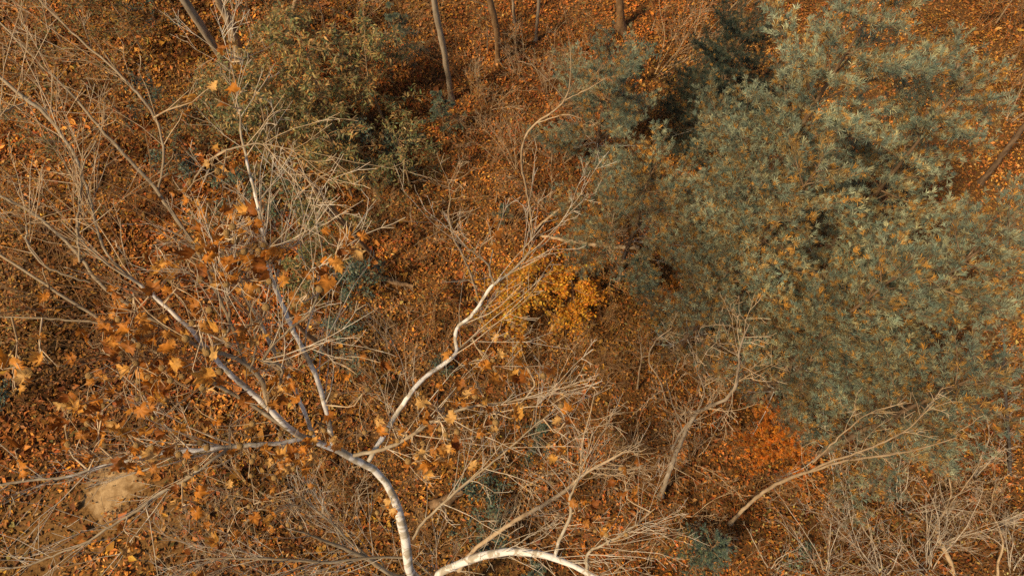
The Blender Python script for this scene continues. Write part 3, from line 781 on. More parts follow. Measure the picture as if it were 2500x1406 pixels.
TUFT_MESH = {}
def tuft_mesh(shape, kind, ci, base_col):
    key = (shape, kind, ci)
    if key not in TUFT_MESH:
        V, Fc = TUFTS[shape]
        rr = np.random.default_rng(shape * 31 + ci)
        C = np.repeat(base_col[None] * rr.lognormal(0, .15, (len(V) // 3, 1)), 3, 0)
        TUFT_MESH[key] = mesh_np('needle_tuft', V, 3, Fc.ravel(), M_NEEDLE, C)
    return TUFT_MESH[key]

def pine(label, apex, ztop, rad, zlow, seed, tone=1.0, gold=.16, cool=0.0, spacing=.55, tuft=.118, shape=.75, name='pine_tree', asym=(0, 0), dens=1.0, dead=6, group='white pines on the right', maxobj=300):
    r = np.random.default_rng(seed + 900)
    A = at(apex[0], apex[1], ztop)
    base = np.array([A[0] - asym[0] * .3, A[1] - asym[1] * .3, 0.0]); base[2] = ground_h(base[0], base[1]) - .05
    rt = root(name, label, 'tree', base, group)
    n = 14
    T = resample([base, base * .5 + A * .5 + r.normal(0, .08, 3), A], n)
    TR = (.012 * ztop + .015) * (1 - np.linspace(0, 1, n)) ** 1.1 + .006
    tb = Tubes(); tb.add(T, TR, 9); tb.build('trunk', M_PINEBARK, rt, base)
    pos, axs, inner, tones = [], [], [], []
    z = zlow
    fol = Tubes()
    def trunk_at(zz):
        f = np.clip((zz - base[2]) / (ztop - base[2]), 0, 1) * (n - 1); i = min(int(f), n - 2)
        return T[i] + (T[i + 1] - T[i]) * (f - i), TR[i]
    while z < ztop - .1:
        t = (z - zlow) / (ztop - zlow)
        nb = r.integers(4, 6)
        a0 = r.uniform(0, 6.28)
        for k in range(nb):
            az = a0 + k * 6.283 / nb + r.normal(0, .25)
            L = rad * ((1 - t) ** shape * .92 + .10) * r.uniform(.55, 1.2) * (0.75 + .5 * min(t * 4 + .3, 1) * .5)
            L *= 1 + .35 * (math.cos(az) * asym[0] + math.sin(az) * asym[1])
            if L < .15: continue
            p, tr = trunk_at(z + r.normal(0, .06))
            el = r.uniform(.02, .30) + .55 * t
            d = np.array([math.cos(az) * math.cos(el), math.sin(az) * math.cos(el), math.sin(el)])
            B = noise_path(p, d, L, 7, .06, .035, 0, r)
            BR = np.linspace(min(.007 + .006 * L, tr * .6), .004, 7)
            bt = Tubes(); bt.add(B, BR, 5)
            btone = r.lognormal(0, .22)
            n0 = len(pos)
            # side shoots
            ns = max(3, int(L * 11 * dens))
            for q in range(ns):
                s0 = .22 if t < .35 else .06
                s = s0 + (1 - s0) * (q + r.random()) / ns
                f = s * 6; i = min(int(f), 5)
                b0 = B[i] + (B[i + 1] - B[i]) * (f - i)
                tg = B[min(i + 1, 6)] - B[i]; tg /= np.linalg.norm(tg)
                side = np.cross(tg, [0, 0, 1]) * (1 if q % 2 else -1)
                dd = tg * .75 + side * r.uniform(.4, 1.0) + np.array([0, 0, r.normal(.10, .12)])
                l2 = L * r.uniform(.16, .42) * (1.15 - .7 * s) + .10
                S = noise_path(b0, dd, l2, 4, .08, .05, 0, r)
                bt.add(S, np.linspace(.006, .003, 4), 3)
                m = max(1, int(l2 / .105 * dens))
                for u in range(m):
                    g = (u + .6 + .4 * r.random()) / m * 3; j = min(int(g), 2)
                    pp = S[j] + (S[j + 1] - S[j]) * min(g - j, 1)
                    pos.append(pp + r.normal(0, .02, 3))
                    td = S[j + 1] - S[j]; td = td / (np.linalg.norm(td) + 1e-9)
                    axs.append(td * .8 + np.array([0, 0, .55]) + r.normal(0, .25, 3))
                    inner.append(s * (.35 if u < m - 1 else 1.0) + (0 if u < m - 1 else .1))
            pos.append(B[-1]); axs.append(B[-1] - B[-2] + np.array([0, 0, .05])); inner.append(1.0)
            tones += [btone] * (len(pos) - n0)
            bt.build('branch', M_PINEBARK, rt, base)
        z += spacing * r.uniform(.8, 1.2)
    for k in range(dead):
        zz = r.uniform(max(.8, zlow * .4), zlow + .6); p, tr = trunk_at(zz); az = r.uniform(0, 6.28)
        B = noise_path(p, (math.cos(az), math.sin(az), r.normal(-.02, .15)), r.uniform(.6, 1.6) * min(1, rad / 1.8), 7, .1, 0, 0, r)
        BR = np.linspace(.013, .005, 7)
        bt = Tubes(); bt.add(B, BR, 5); ramify(bt, B, BR, 7, .35, 2, .2, 0, (.5, 1.2), .2, .004, .6, 3, None, 2, r)
        bt.build('dead_branch', M_DEAD, rt, base)
    pos = np.array(pos); axs = np.array(axs); inner = np.array(inner); m = len(pos)
    isg = r.random(m) < gold * np.where(inner > .42, .28, 2.0)
    ci = r.choice(5, m, p=PINE_W); gi = r.integers(0, 4, m)
    big = np.linalg.norm(pos - np.array([0, 0, CAM_Z]), axis=1)
    order = np.argsort(big)
    near = np.zeros(m, bool); near[order[:maxobj]] = True
    size = tuft * r.uniform(.8, 1.2, m)
    Rm = rot_from_axis(axs, r.uniform(0, 6.28, m))
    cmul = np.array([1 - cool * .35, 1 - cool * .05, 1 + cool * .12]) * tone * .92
    from mathutils import Matrix
    for i in order[:maxobj]:
        sh = int(r.integers(5))
        if isg[i]: me = tuft_mesh(sh, 'gold', int(gi[i]), GOLD_COL[gi[i]])
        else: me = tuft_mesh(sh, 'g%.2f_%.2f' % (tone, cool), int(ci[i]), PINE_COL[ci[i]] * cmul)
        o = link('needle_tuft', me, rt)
        M = Matrix.Identity(4)
        for a in range(3):
            for b in range(3): M[a][b] = Rm[i, a, b] * size[i]
            M[a][3] = pos[i, a] - base[a]
        o.matrix_local = M
    rest = np.where(~near)[0]
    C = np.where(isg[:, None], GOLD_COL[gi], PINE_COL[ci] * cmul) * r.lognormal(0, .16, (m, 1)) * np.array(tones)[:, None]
    for s in range(5):
        w = rest[s::5]
        if len(w) == 0: continue
        if s == 0: VS, LS, CS, off = [], [], [], 0
        tv, tf = TUFTS[s]
        V = np.einsum('mij,kj->mki', Rm[w] * size[w][:, None, None], tv) + pos[w][:, None, :] - base
        VS.append(V.reshape(-1, 3)); LS.append((tf.ravel()[None] + (np.arange(len(w)) * len(tv))[:, None]).ravel() + off)
        off += len(w) * len(tv)
        CS.append((np.repeat(C[w][:, None, :], len(tv), 1) * np.repeat(r.lognormal(0, .13, (len(w), len(tv) // 3)), 3, 1)[:, :, None]).reshape(-1, 3))
    if len(rest) > 5:
        o = link('crown', mesh_np('crown', np.concatenate(VS), 3, np.concatenate(LS), M_NEEDLE, np.concatenate(CS)), rt)
        o['kind'] = 'stuff'
    return m

npn = 0
npn += pine('tallest pale green pine filling the top right of the view', (2170, -40), 10.9, 2.4, 4.0, 1, 2.0, .15, shape=.40, dens=1.2)
npn += pine('pale pine crown between the tallest pine and the right edge', (2385, 170), 9.6, 2.0, 4.0, 11, 1.95, .17, shape=.42, dens=1.15)
npn += pine('pale green pine at the right edge below the tallest pine', (2510, 520), 9.2, 2.1, 3.2, 2, 1.85, .17, shape=.42, dens=1.15)
npn += pine('pine with its drooping lower edge over bright leaves at lower right', (2420, 900), 7.8, 2.0, 2.4, 3, 1.75, .18, shape=.42, dens=1.1)
npn += pine('pine between the tall pines with many golden dying needles', (2010, 390), 8.6, 1.9, 3.0, 4, 1.9, .26, shape=.42, dens=1.15)
npn += pine('pine in the middle of the pine group below the tallest one', (2230, 640), 8.2, 1.8, 2.8, 12, 1.8, .22, shape=.42, dens=1.1)
npn += pine('low pine with soft dull foliage left of the dark cedar', (1500, 160), 4.5, 2.2, 1.0, 5, 1.65, .14, .12, tuft=.125, shape=.35, dens=1.2)
npn += pine('mid sized pine above the open leaf litter with golden needles', (1590, 410), 5.2, 2.2, 1.4, 6, 1.65, .24, .05, tuft=.12, shape=.38, dens=1.1)
npn += pine('narrow low pine spur reaching down into the open litter', (1790, 640), 5.8, 1.8, 1.6, 7, 1.6, .26, .05, tuft=.11, shape=.42)
npn += pine('low pine under the pine group above the orange feathery tree', (2050, 830), 5.0, 1.5, 1.6, 13, 1.6, .22, .05, tuft=.11, shape=.42)
npn += pine('dark blue green cedar in shade beside the tallest pine', (1815, 70), 4.9, 2.0, .6, 8, .50, .04, .45, name='cedar_tree', tuft=.11, shape=.35, dens=1.5, spacing=.36, group=None, dead=2)  # a pine in shade; the low tone paints that shade into its needles
print('PINE TUFTS', npn)

# ------------------------------------------------------------------ small feathery conifers
RUST = np.array([(.50, .165, .016), (.42, .13, .014), (.58, .22, .024), (.32, .11, .02), (.40, .20, .05)])
BLUE = np.array([(.105, .145, .102), (.080, .112, .082), (.140, .175, .115), (.170, .18, .095)])
def feathery(name, label, base_px, h, rad, n, pal, seed, tuft=.075, lay=.5, group=None, cat='tree', droop=-.1, lean=(0, 0)):
    r = np.random.default_rng(seed + 2000)
    base = at(base_px[0], base_px[1], 0); base[2] = ground_h(base[0], base[1]) - .03
    rt = root(name, label, cat, base, group)
    top = base + np.array([lean[0], lean[1], h])
    T = resample([base, .5 * (base + top) + r.normal(0, .04, 3), top], 8)
    TR = np.linspace(.02 + .008 * h, .006, 8)
    tb = Tubes(); tb.add(T, TR, 7); tb.build('trunk', M_BROWN, rt, base)
    pos, ax = [], []
    nb = max(10, int(n / 34))
    bt = Tubes()
    for k in range(nb):
        t = .15 + .85 * (k + r.random()) / nb
        p = T[0] + (top - T[0]) * t
        az = r.uniform(0, 6.28); L = rad * (1.08 - t) ** .6 * r.uniform(.55, 1.15)
        B = noise_path(p, (math.cos(az), math.sin(az), .2), L, 6, .12, droop * .2, 0, r)
        bt.add(B, np.linspace(.010, .004, 6), 4)
        for j in range(int(n / nb)):
            f = r.random() ** .65 * 5; i = min(int(f), 4)
            b0 = B[i] + (B[i + 1] - B[i]) * (f - i)
            tg = B[i + 1] - B[i]; tg /= np.linalg.norm(tg)
            d = tg + np.cross(tg, [0, 0, 1]) * r.normal(0, .8) + np.array([0, 0, r.normal(.05, .25)])
            pos.append(b0 + d * r.uniform(0, .22 * L)); ax.append(d + np.array([0, 0, .25]))
    o = bt.build('branches', M_TWIG2, rt, base); o['kind'] = 'stuff'
    pos = np.array(pos); ax = np.array(ax); m = len(pos)
    tv, tf = tuft_template(seed, 14, 1.15, .07)
    c = pick(pal, np.ones(len(pal)), m, .2, r)
    o = scatter('crown', tv, tf, pos - base, ax, r.uniform(0, 6.28, m), tuft * r.uniform(.7, 1.25, m), c, M_NEEDLE, rt)
    o['kind'] = 'stuff'
feathery('orange_feathery_tree', 'bright rust orange feathery small tree below the pines', (1878, 1100), 2.0, 1.35, 2600, RUST * np.array([[1.18, 1.05, 1.0]]), 1, .10)
feathery('blue_green_sapling', 'blue green cedar sapling at the bottom right of centre', (1690, 1372), 2.2, .8, 1500, BLUE, 2, .07, lean=(.1, .3))
feathery('blue_green_sapling', 'small blue green cedar sapling left of the narrow pine spur', (1540, 715), 2.0, .7, 1100, BLUE, 3, .07)
feathery('blue_green_sapling', 'little blue green sapling tuft above the centre of the view', (1232, 555), 1.2, .45, 300, BLUE, 4, .065)
feathery('blue_green_sapling', 'blue green young cedar beside the slim mottled trunk', (1085, 335), 2.2, .75, 800, BLUE * .9, 5, .07)
feathery('blue_green_sapling', 'blue green young conifer left of the slim mottled trunk near the top', (985, 175), 2.6, 1.0, 900, BLUE * .95, 6, .07)
feathery('rust_needle_sapling', 'small rust orange sapling at the foot of the narrow pine spur', (1625, 745), 1.6, .55, 420, RUST * .95, 7, .08)
feathery('rust_needle_sapling', 'low amber sapling in the litter under the narrow pine spur', (1650, 800), 1.2, .5, 320, GOLD_COL, 8, .08)
feathery('blue_green_sapling', 'low dull green sapling at bottom centre below the white trunk limb', (1310, 1080), 1.3, .7, 420, BLUE * .9, 9, .07)
feathery('blue_green_sapling', 'tiny blue green sapling by the bottom edge under the white limb', (1300, 1400), 1.1, .5, 260, BLUE, 10, .07)

# ------------------------------------------------------------------ leafy understorey
GOLD = [(.42, .27, .09), (.34, .23, .085), (.24, .18, .065), (.48, .30, .10), (.19, .17, .075), (.40, .19, .045)]
OLIVE = [(.13, .145, .055), (.18, .175, .06), (.085, .11, .055), (.25, .21, .075), (.11, .105, .035)]
DARKG = [(.070, .098, .062), (.054, .078, .054), (.095, .120, .070), (.13, .14, .07), (.040, .056, .040)]
RUSSET = [(.40, .16, .03), (.30, .11, .022), (.48, .23, .05), (.20, .08, .02), (.17, .14, .05)]
YELLOW = [(.56, .27, .026), (.46, .25, .035), (.34, .22, .045), (.60, .31, .03), (.52, .21, .02)]
ORANGE = [(.62, .25, .016), (.56, .20, .014), (.66, .31, .025), (.50, .15, .014)]
OVAL_V = [(0, 0, 0), (.5, .27, .06), (1, 0, -.06), (.5, -.27, .06), (.5, 0, 0)]
def leafy(name, label, base_px, h, rad, n, pal, seed, size=.09, long=True, droop=.5, mat=None, group=None, cat='tree', flat=.55, lean=(0, 0), low=.2, w=None, stem=None):
    r = np.random.default_rng(seed + 3000)
    base = at(base_px[0], base_px[1], 0); base[2] = ground_h(base[0], base[1]) - .03
    rt = root(name, label, cat, base, group)
    top = base + np.array([lean[0], lean[1], h])
    T = resample([base, .5 * (base + top) + r.normal(0, .06 * h, 3) * [1, 1, 0], top], 8)
    TR = np.linspace(.014 + .007 * h, .006, 8)
    tb = Tubes(); tb.add(T, TR, 7); tb.build('trunk', stem or M_TAN, rt, base)
    bt = Tubes(); tips = []; paths = []
    nb = max(7, int(4 + n / 90))
    for k in range(nb):
        t = low + (1 - low) * (k + r.random()) / nb
        p = T[0] + (top - T[0]) * t
        f = t * 7; i = min(int(f), 6); p = T[i] + (T[i + 1] - T[i]) * (f - i)
        az = r.uniform(0, 6.28); L = rad * (1.15 - .75 * t) * r.uniform(.6, 1.2)
        B = noise_path(p, (math.cos(az), math.sin(az), r.uniform(.1, .6)), L, 7, .14, -.02, 0, r)
        bt.add(B, np.linspace(.011, .004, 7), 4); paths.append(B)
        for j in range(5):
            q = B[r.integers(2, 7)]
            S = noise_path(q, B[-1] - B[0] + r.normal(0, .5 * L, 3), L * r.uniform(.25, .5), 5, .15, 0, 0, r)
            bt.add(S, np.linspace(.005, .003, 5), 3); paths.append(S)
    o = bt.build('branches', M_TWIG2, rt, base); o['kind'] = 'stuff'
    m = n
    pos = np.empty((m, 3)); ax = np.empty((m, 3)); xd = np.empty(m)
    pi = r.integers(0, len(paths), m)
    for k in range(m):
        B = paths[pi[k]]; f = (.15 + .85 * r.random()) * (len(B) - 1); i = min(int(f), len(B) - 2)
        pos[k] = B[i] + (B[i + 1] - B[i]) * (f - i) + r.normal(0, .05, 3)
    ax = np.stack([r.normal(0, flat, m), r.normal(0, flat, m), np.ones(m)], 1)
    c = pick(pal, w or np.ones(len(pal)), m, .22, r)
    tv, tf = (LONG_V, LONG_F) if long else (OVAL_V, LONG_F)
    s = size * r.uniform(.7, 1.25, m)
    o = scatter('crown', tv, tf, pos - base, ax, r.uniform(0, 6.28, m), s, c, mat or M_LEAF, rt)
    o['kind'] = 'stuff'

PG = 'pale gold saplings in the upper left'
leafy('gold_leaved_sapling', 'pale gold leaved sapling at the centre of the upper left thicket', (820, 320), 4.2, 2.1, 3200, GOLD + OLIVE[:2], 1, .17, group=PG)
leafy('gold_leaved_sapling', 'olive gold sapling nearest the white limb tops', (720, 430), 3.8, 2.1, 3000, GOLD + OLIVE, 2, .16, group=PG)
leafy('gold_leaved_sapling', 'gold leaved sapling left of the slim mottled trunk', (940, 300), 3.6, 1.9, 2500, GOLD + OLIVE, 3, .16, group=PG)
leafy('gold_leaved_sapling', 'lower gold and green sapling above the leaning dark trunk', (860, 480), 3.2, 1.8, 2400, GOLD + OLIVE[:3], 4, .15, group=PG)
leafy('gold_leaved_sapling', 'dull gold sapling under the two trunks at the top left', (730, 260), 2.8, 1.6, 1700, GOLD + RUSSET, 5, .14, group=PG)
RG = 'russet saplings along the top left'
leafy('russet_sapling', 'russet leaved sapling below the leaning trunk at the top', (800, 110), 3.0, 1.6, 1500, RUSSET + OLIVE[:2], 6, .11, group=RG)
leafy('russet_sapling', 'russet sapling in the top left between the long grey limbs', (300, 190), 4.0, 1.9, 1700, RUSSET + OLIVE[:2], 7, .12, group=RG)
leafy('russet_sapling', 'yellow tinged sapling at the top edge left of the grey ridged trunk', (350, 130), 2.8, 1.4, 1100, GOLD + YELLOW + OLIVE, 8, .12, group=RG)
leafy('russet_sapling', 'russet sapling at the top left corner', (170, 130), 4.0, 1.9, 1500, RUSSET + OLIVE[:2], 9, .12, group=RG)
leafy('russet_sapling', 'brown leaved sapling right of the pale brown trunk near the top', (660, 130), 3.0, 1.4, 1100, RUSSET + OLIVE, 10, .11, group=RG)
leafy('russet_sapling', 'russet and green sapling at the left edge under the white limb', (200, 420), 3.4, 1.7, 1300, RUSSET + OLIVE, 11, .11, group=RG)
leafy('yellow_maple_sapling', 'yellow leaved maple sapling right of the white limb in the centre', (1268, 770), 1.9, 1.5, 3400, YELLOW + ORANGE[:2], 12, .09, False, flat=.4)
leafy('orange_maple_sapling', 'bright orange maple sapling beside the yellow one', (1385, 745), 1.6, 1.2, 2500, ORANGE + YELLOW[:2], 13, .09, False, flat=.4)
leafy('yellow_maple_sapling', 'small faded yellow seedling in the open litter at centre right', (1590, 815), .9, .35, 110, YELLOW, 14, .09, False, flat=.4)
for k, (lab, bx, by, h, rd, n, pal) in enumerate([
    ('olive and rust sapling at the top between the two trunk pairs', 670, 50, 2.4, 1.3, 1100, OLIVE + RUSSET),
    ('olive leaved sapling below the foot of the grey ridged trunk', 575, 320, 2.2, 1.7, 2100, OLIVE + GOLD),
    ('rust leaved sapling left of the long white limb tops', 480, 400, 2.2, 1.5, 1300, RUSSET + OLIVE[:1]),
    ('rust leaved sapling in the middle of the left thicket', 330, 330, 3.2, 1.6, 1400, RUSSET),
    ('low rust sapling at the left edge above the grey limbs', 60, 300, 3.0, 1.6, 1200, RUSSET),
    ('bright rust sapling under the grey limbs at the left', 130, 520, 2.2, 1.5, 1200, RUSSET + ORANGE[:1]),
    ('rust and brown sapling right of the left edge below the grey limbs', 300, 560, 2.2, 1.5, 1200, RUSSET + ORANGE[:1]),
    ('rust sapling under the sycamore leaf clusters', 560, 640, 2.2, 1.4, 1000, RUSSET + OLIVE[:1]),
    ('small rust sapling left of the sycamore crown centre', 150, 800, 1.6, 1.3, 800, RUSSET),
    ('olive sapling between the pale gold saplings and white limb', 650, 360, 3.2, 1.9, 2300, OLIVE + GOLD),
    ('pale olive sapling at the right of the pale gold saplings', 1000, 450, 2.4, 1.6, 1500, OLIVE + GOLD[:2]),
    ('rust sapling at the foot of the orange brown trunk', 1190, 130, 2.0, 1.3, 800, RUSSET),
    ('rust sapling between the thin pale trunk and broad brown trunk', 1420, 130, 1.8, 1.4, 800, RUSSET),
    ('gold rust sapling at the top right corner beyond the pines', 2430, 60, 2.6, 1.6, 1000, RUSSET + GOLD[:2]),
    ('olive sapling beside the leaning dark trunk at centre left', 830, 600, 2.2, 1.5, 1500, OLIVE + GOLD[:2]),
    ('olive green sapling above the short brown trunk', 760, 720, 1.8, 1.3, 1200, OLIVE + GOLD[:1]),
    ('gold and olive sapling right of the pale brown trunk', 710, 200, 2.8, 1.5, 1700, OLIVE + GOLD),
    ('brown leaved sapling at the right edge near the top', 2500, 210, 2.4, 1.5, 1000, RUSSET),
    ('rust undergrowth under the spray of pale twigs', 1020, 560, 1.6, 1.2, 800, RUSSET),
    ('rust undergrowth below the spray of pale twigs', 1060, 760, 1.2, 1.2, 700, RUSSET)]):
    leafy('leafy_sapling', lab, (bx, by), h, rd, n, pal, 80 + k, .12, group=RG)
LG = 'low rust leaved bushes on the forest floor'
for k, (lab, bx, by) in enumerate([
    ('low rust bush right of the slim mottled trunk', 1150, 230), ('low rust bush left of the slender crooked tree', 1210, 500),
    ('low rust bush behind the slender crooked tree', 1330, 330), ('low rust bush at the top beside the broad brown trunk', 1590, 80),
    ('low rust bush under the leaning pole', 1400, 540), ('low rust bush right of the orange maple sapling', 1480, 720),
    ('low rust bush in the open litter above the rough barked tree', 1560, 880), ('low rust bush at the centre below the yellow maple', 1280, 900),
    ('low rust bush left of the rough barked tree', 1480, 1060), ('low rust bush below the rough barked tree', 1640, 1290),
    ('low rust bush left of the white trunk', 820, 1190), ('low rust bush below the short brown trunk', 880, 960),
    ('low rust bush left of the leaning dark trunk', 760, 620), ('low rust bush at lower left beside the bare soil', 470, 1130),
    ('low rust bush under the left edge limbs', 90, 650), ('low rust bush right of the orange feathery tree', 2010, 1080),
    ('low rust bush in the lower right thicket', 2130, 1250), ('low rust bush at the bottom edge right of centre', 1500, 1400),
    ('low rust bush right of the dark rotten log', 1180, 1130), ('low rust bush at the top left corner edge', 60, 120)]):
    leafy('rust_bush', lab, (bx, by), 1.1, 1.25, 650, RUSSET, 120 + k, .095, group=LG, cat='shrub', low=.05)
HG = 'dark evergreen shrubs in the undergrowth'
for k, (lab, bx, by, h, rd, n) in enumerate([
    ('dark evergreen shrub in the thicket left of the leaning dark trunk', 700, 520, 1.6, 1.1, 900),
    ('dark blue green shrub below the leaning dark trunk at centre left', 880, 720, 1.8, 1.0, 1200),
    ('dark shrub beside the short brown trunk near the white limbs', 860, 850, 1.4, .9, 900),
    ('dark evergreen shrub among the pale gold saplings', 900, 400, 2.0, 1.0, 800),
    ('dark shrub under the gold sapling left of the slim mottled trunk', 985, 385, 1.5, .9, 700),
    ('dark evergreen patch under the long grey limbs at upper left', 430, 300, 1.8, 1.4, 1000),
    ('dark shrub at the left between grey limbs above the leaf clusters', 470, 450, 1.6, 1.2, 800),
    ('dark evergreen low in the lower left of the gold thicket', 590, 480, 1.4, 1.0, 600),
    ('dark shrub at the left edge near the hanging leaf bunch', 20, 975, 1.2, .7, 400),
    ('dark green undergrowth right of the white trunk', 1170, 1215, .9, .9, 700),
    ('dark green undergrowth below the tan limbed tree at bottom centre', 1200, 1330, .9, .9, 500),
    ('small dull green seedlings left of the white limb bend', 1085, 905, .7, .5, 200),
    ('dark green patch at the top left by the deep shade', 395, 40, 2.0, 1.2, 600),
    ('dark evergreen under the twiggy saplings left of the cedar', 1560, 200, 1.6, .9, 600),
    ('dull green seedling patch at the bottom right under the thicket', 1940, 1370, .5, .5, 150)]):
    leafy('evergreen_shrub', lab, (bx, by), h, rd, n, DARKG, 40 + k, .085, False, mat=M_GREEN, group=HG, cat='shrub', flat=.6, low=.05, stem=M_BROWN)

# ------------------------------------------------------------------ bare shrubs and whips
def bare_shrub(label, base_px, h, nst, spread, seed, lean=(0, 0), mat=None, shoots=10, group='bare twiggy shrubs', r0=.009, name='bare_shrub', wob=.10, arch=.03):
    r = np.random.default_rng(seed + 5000)
    base = at(base_px[0], base_px[1], 0); base[2] = ground_h(base[0], base[1]) - .03
    rt = root(name, label, 'shrub', base, group)
    mat = mat or (M_TWIG if r.random() < .5 else M_TWIG2)
    for k in range(nst):
        az = r.uniform(0, 6.28); sp = spread * r.uniform(.3, 1)
        d = np.array([math.cos(az) * sp + lean[0], math.sin(az) * sp + lean[1], 1.0])
        L = h * r.uniform(.65, 1.2)
        p0 = base + np.array([math.cos(az), math.sin(az), 0]) * r.uniform(.02, .18)
        P = noise_path(p0, d, L, 11, wob, 0, arch, r)
        R = np.linspace(r0 * r.uniform(.7, 1.3), .0035, 11)
        tb = Tubes(); tb.add(P, R, 5); o = tb.build('stem', mat, rt, base)
        if shoots:
            tw = Tubes()
            ramify(tw, P, R, shoots, h * .38, 2, .15, .03, (.35, .85), .2, .0032, .6, 3, None, 3, r)
            t = tw.build('twigs', mat, o, base); t['kind'] = 'stuff'

SHRUBS = [
 ('spray of straight bare stems left of the slender crooked tree', (1262, 425), 2.6, 9, .45, (-.25, .1)),
 ('low bare shrub at the foot of the slender crooked tree', (1340, 520), 1.8, 7, .5, (0, 0)),
 ('bare shrub between the slender crooked tree and the pine', (1370, 400), 2.0, 7, .5, (0, 0)),
 ('fine twigged shrub behind the slender crooked tree near the top', (1340, 230), 2.2, 8, .5, (0, 0)),
 ('bare twiggy shrub under the thin pale trunk at the top', (1260, 180), 2.2, 7, .5, (0, 0)),
 ('bare shrub beside the orange brown trunk', (1190, 260), 2.0, 7, .5, (0, 0)),
 ('bare shrub at the right foot of the slim mottled trunk', (1150, 330), 1.8, 7, .5, (0, 0)),
 ('thin bare shrub left of the spray of pale twigs', (1010, 640), 2.0, 7, .5, (-.1, 0)),
 ('long whips rising left from below the spray of pale twigs', (1075, 905), 3.6, 8, .35, (-.35, .15)),
 ('thin tall whips above the white limb at centre left', (985, 980), 3.6, 7, .35, (-.25, .2)),
 ('low bare shrub right of the white limb bend', (1235, 820), 1.6, 6, .5, (0, 0)),
 ('bare whips under the orange maple sapling', (1350, 870), 1.6, 6, .4, (.1, 0)),
 ('bare shrub in the open litter right of the orange maple sapling', (1470, 800), 1.2, 6, .6, (0, 0)),
 ('low twiggy shrub below the open litter', (1480, 930), 1.5, 8, .55, (0, 0)),
 ('twiggy shrub in front of the leaning rough barked tree', (1560, 1080), 1.8, 9, .6, (0, 0)),
 ('twig mass left of the leaning rough barked tree', (1500, 1160), 2.0, 9, .6, (-.1, 0)),
 ('pale twiggy shrub by the end of the white limb at the bottom', (1490, 1330), 2.2, 10, .6, (.15, 0)),
 ('bare shrub at the bottom edge right of the white limb', (1560, 1410), 2.0, 8, .6, (0, 0)),
 ('bare shrub above the blue green cedar sapling at the bottom', (1680, 1270), 1.5, 7, .6, (0, 0)),
 ('fine bare shrub below the orange feathery tree', (1850, 1200), 1.4, 6, .5, (0, 0)),
 ('leaning canes left of the lower right thicket', (2010, 1400), 2.8, 10, .4, (-.55, .2)),
 ('dense leaning canes in the middle of the lower right thicket', (2150, 1405), 3.2, 13, .4, (-.6, .2)),
 ('dense leaning canes right of the middle of the lower right thicket', (2260, 1390), 3.2, 13, .4, (-.55, .25)),
 ('steep canes at the heart of the lower right thicket', (2300, 1320), 2.6, 10, .45, (-.35, .2)),
 ('reddish canes under the forking tan stem', (2200, 1250), 2.4, 10, .5, (-.3, .1)),
 ('canes in the lower right corner', (2480, 1405), 2.6, 10, .5, (-.3, .2)),
 ('thin canes at the right edge below the dead dark trunk', (2440, 1270), 2.2, 9, .5, (-.2, .1)),
 ('fine canes between the forking tan stem and the bottom edge', (2080, 1290), 2.4, 10, .5, (-.4, .1)),
 ('low canes at the bottom edge left of the thicket', (1880, 1390), 1.8, 7, .5, (-.3, .1)),
 ('bare shrub under the dead dark trunk', (2380, 1170), 1.8, 8, .5, (-.2, 0)),
 ('leaning bare boughs at the top left of the dark cedar', (1600, 190), 3.4, 7, .35, (.45, .15)),
 ('pale bare boughs behind the dark cedar at the top', (1700, 110), 3.0, 7, .4, (.35, .1)),
 ('bare twigs at the top right corner', (2440, 130), 3.0, 8, .5, (.2, 0)),
 ('bare brush at the right edge beside the tan leaning trunk', (2460, 300), 2.6, 8, .6, (.1, 0)),
 ('bare twigs at the top edge right of the leaning brown trunk', (880, 60), 2.6, 8, .6, (0, 0)),
 ('bare twigs at the top edge left of the slim mottled trunk', (1000, 80), 2.6, 8, .6, (0, 0)),
 ('bare shrub at the very top right of the thin pale trunk', (1400, 70), 2.2, 7, .6, (0, 0)),
 ('bare shrub at the left edge under the curling twig', (140, 640), 2.0, 7, .6, (0, 0)),
 ('tangled brush under the white limbs at the lower left of centre', (720, 1330), 2.6, 12, .8, (-.1, .1)),
 ('tangled brush at the bottom edge left of the white trunk', (640, 1405), 2.8, 12, .8, (-.1, .1)),
 ('tangled brush left of the white trunk', (840, 1270), 2.4, 11, .8, (-.1, .1)),
 ('brush at the bottom edge between bare soil and white trunk', (530, 1395), 2.4, 9, .8, (0, .1)),
 ('brush below the big leaf clusters at lower left', (600, 1180), 2.2, 10, .8, (-.1, 0)),
 ('brush right of the white trunk above the bottom edge', (1060, 1330), 2.2, 9, .7, (0, .1)),
 ('thin brush between the white limb and the tan limbed tree', (1260, 1190), 2.0, 8, .6, (0, 0)),
 ('thin brush left of the tan limbed tree fan', (1330, 990), 2.0, 8, .6, (0, 0)),
 ('low brush under the sycamore leaf clusters at the left', (430, 1000), 1.6, 7, .7, (0, 0)),
 ('low brush left of the short brown trunk', (720, 900), 1.8, 7, .7, (0, 0)),
 ('bare shrub between the leaning rough barked tree and the pines', (1740, 900), 1.8, 8, .6, (0, 0)),
 ('twiggy shrub beneath the rough barked tree fork', (1690, 1130), 1.6, 8, .6, (0, 0)),
]
for k, (lab, b, h, nst, sp, ln) in enumerate(SHRUBS):
    bare_shrub(lab, b, h, nst, sp, k, ln, mat=M_TWIG3 if b[0] > 1850 and b[1] > 1150 else None, shoots=5 if b[0] > 1850 and b[1] > 1150 else 10, wob=.06 if b[0] > 1850 and b[1] > 1150 else .10, r0=.013 if b[0] > 1850 and b[1] > 1150 else .009)

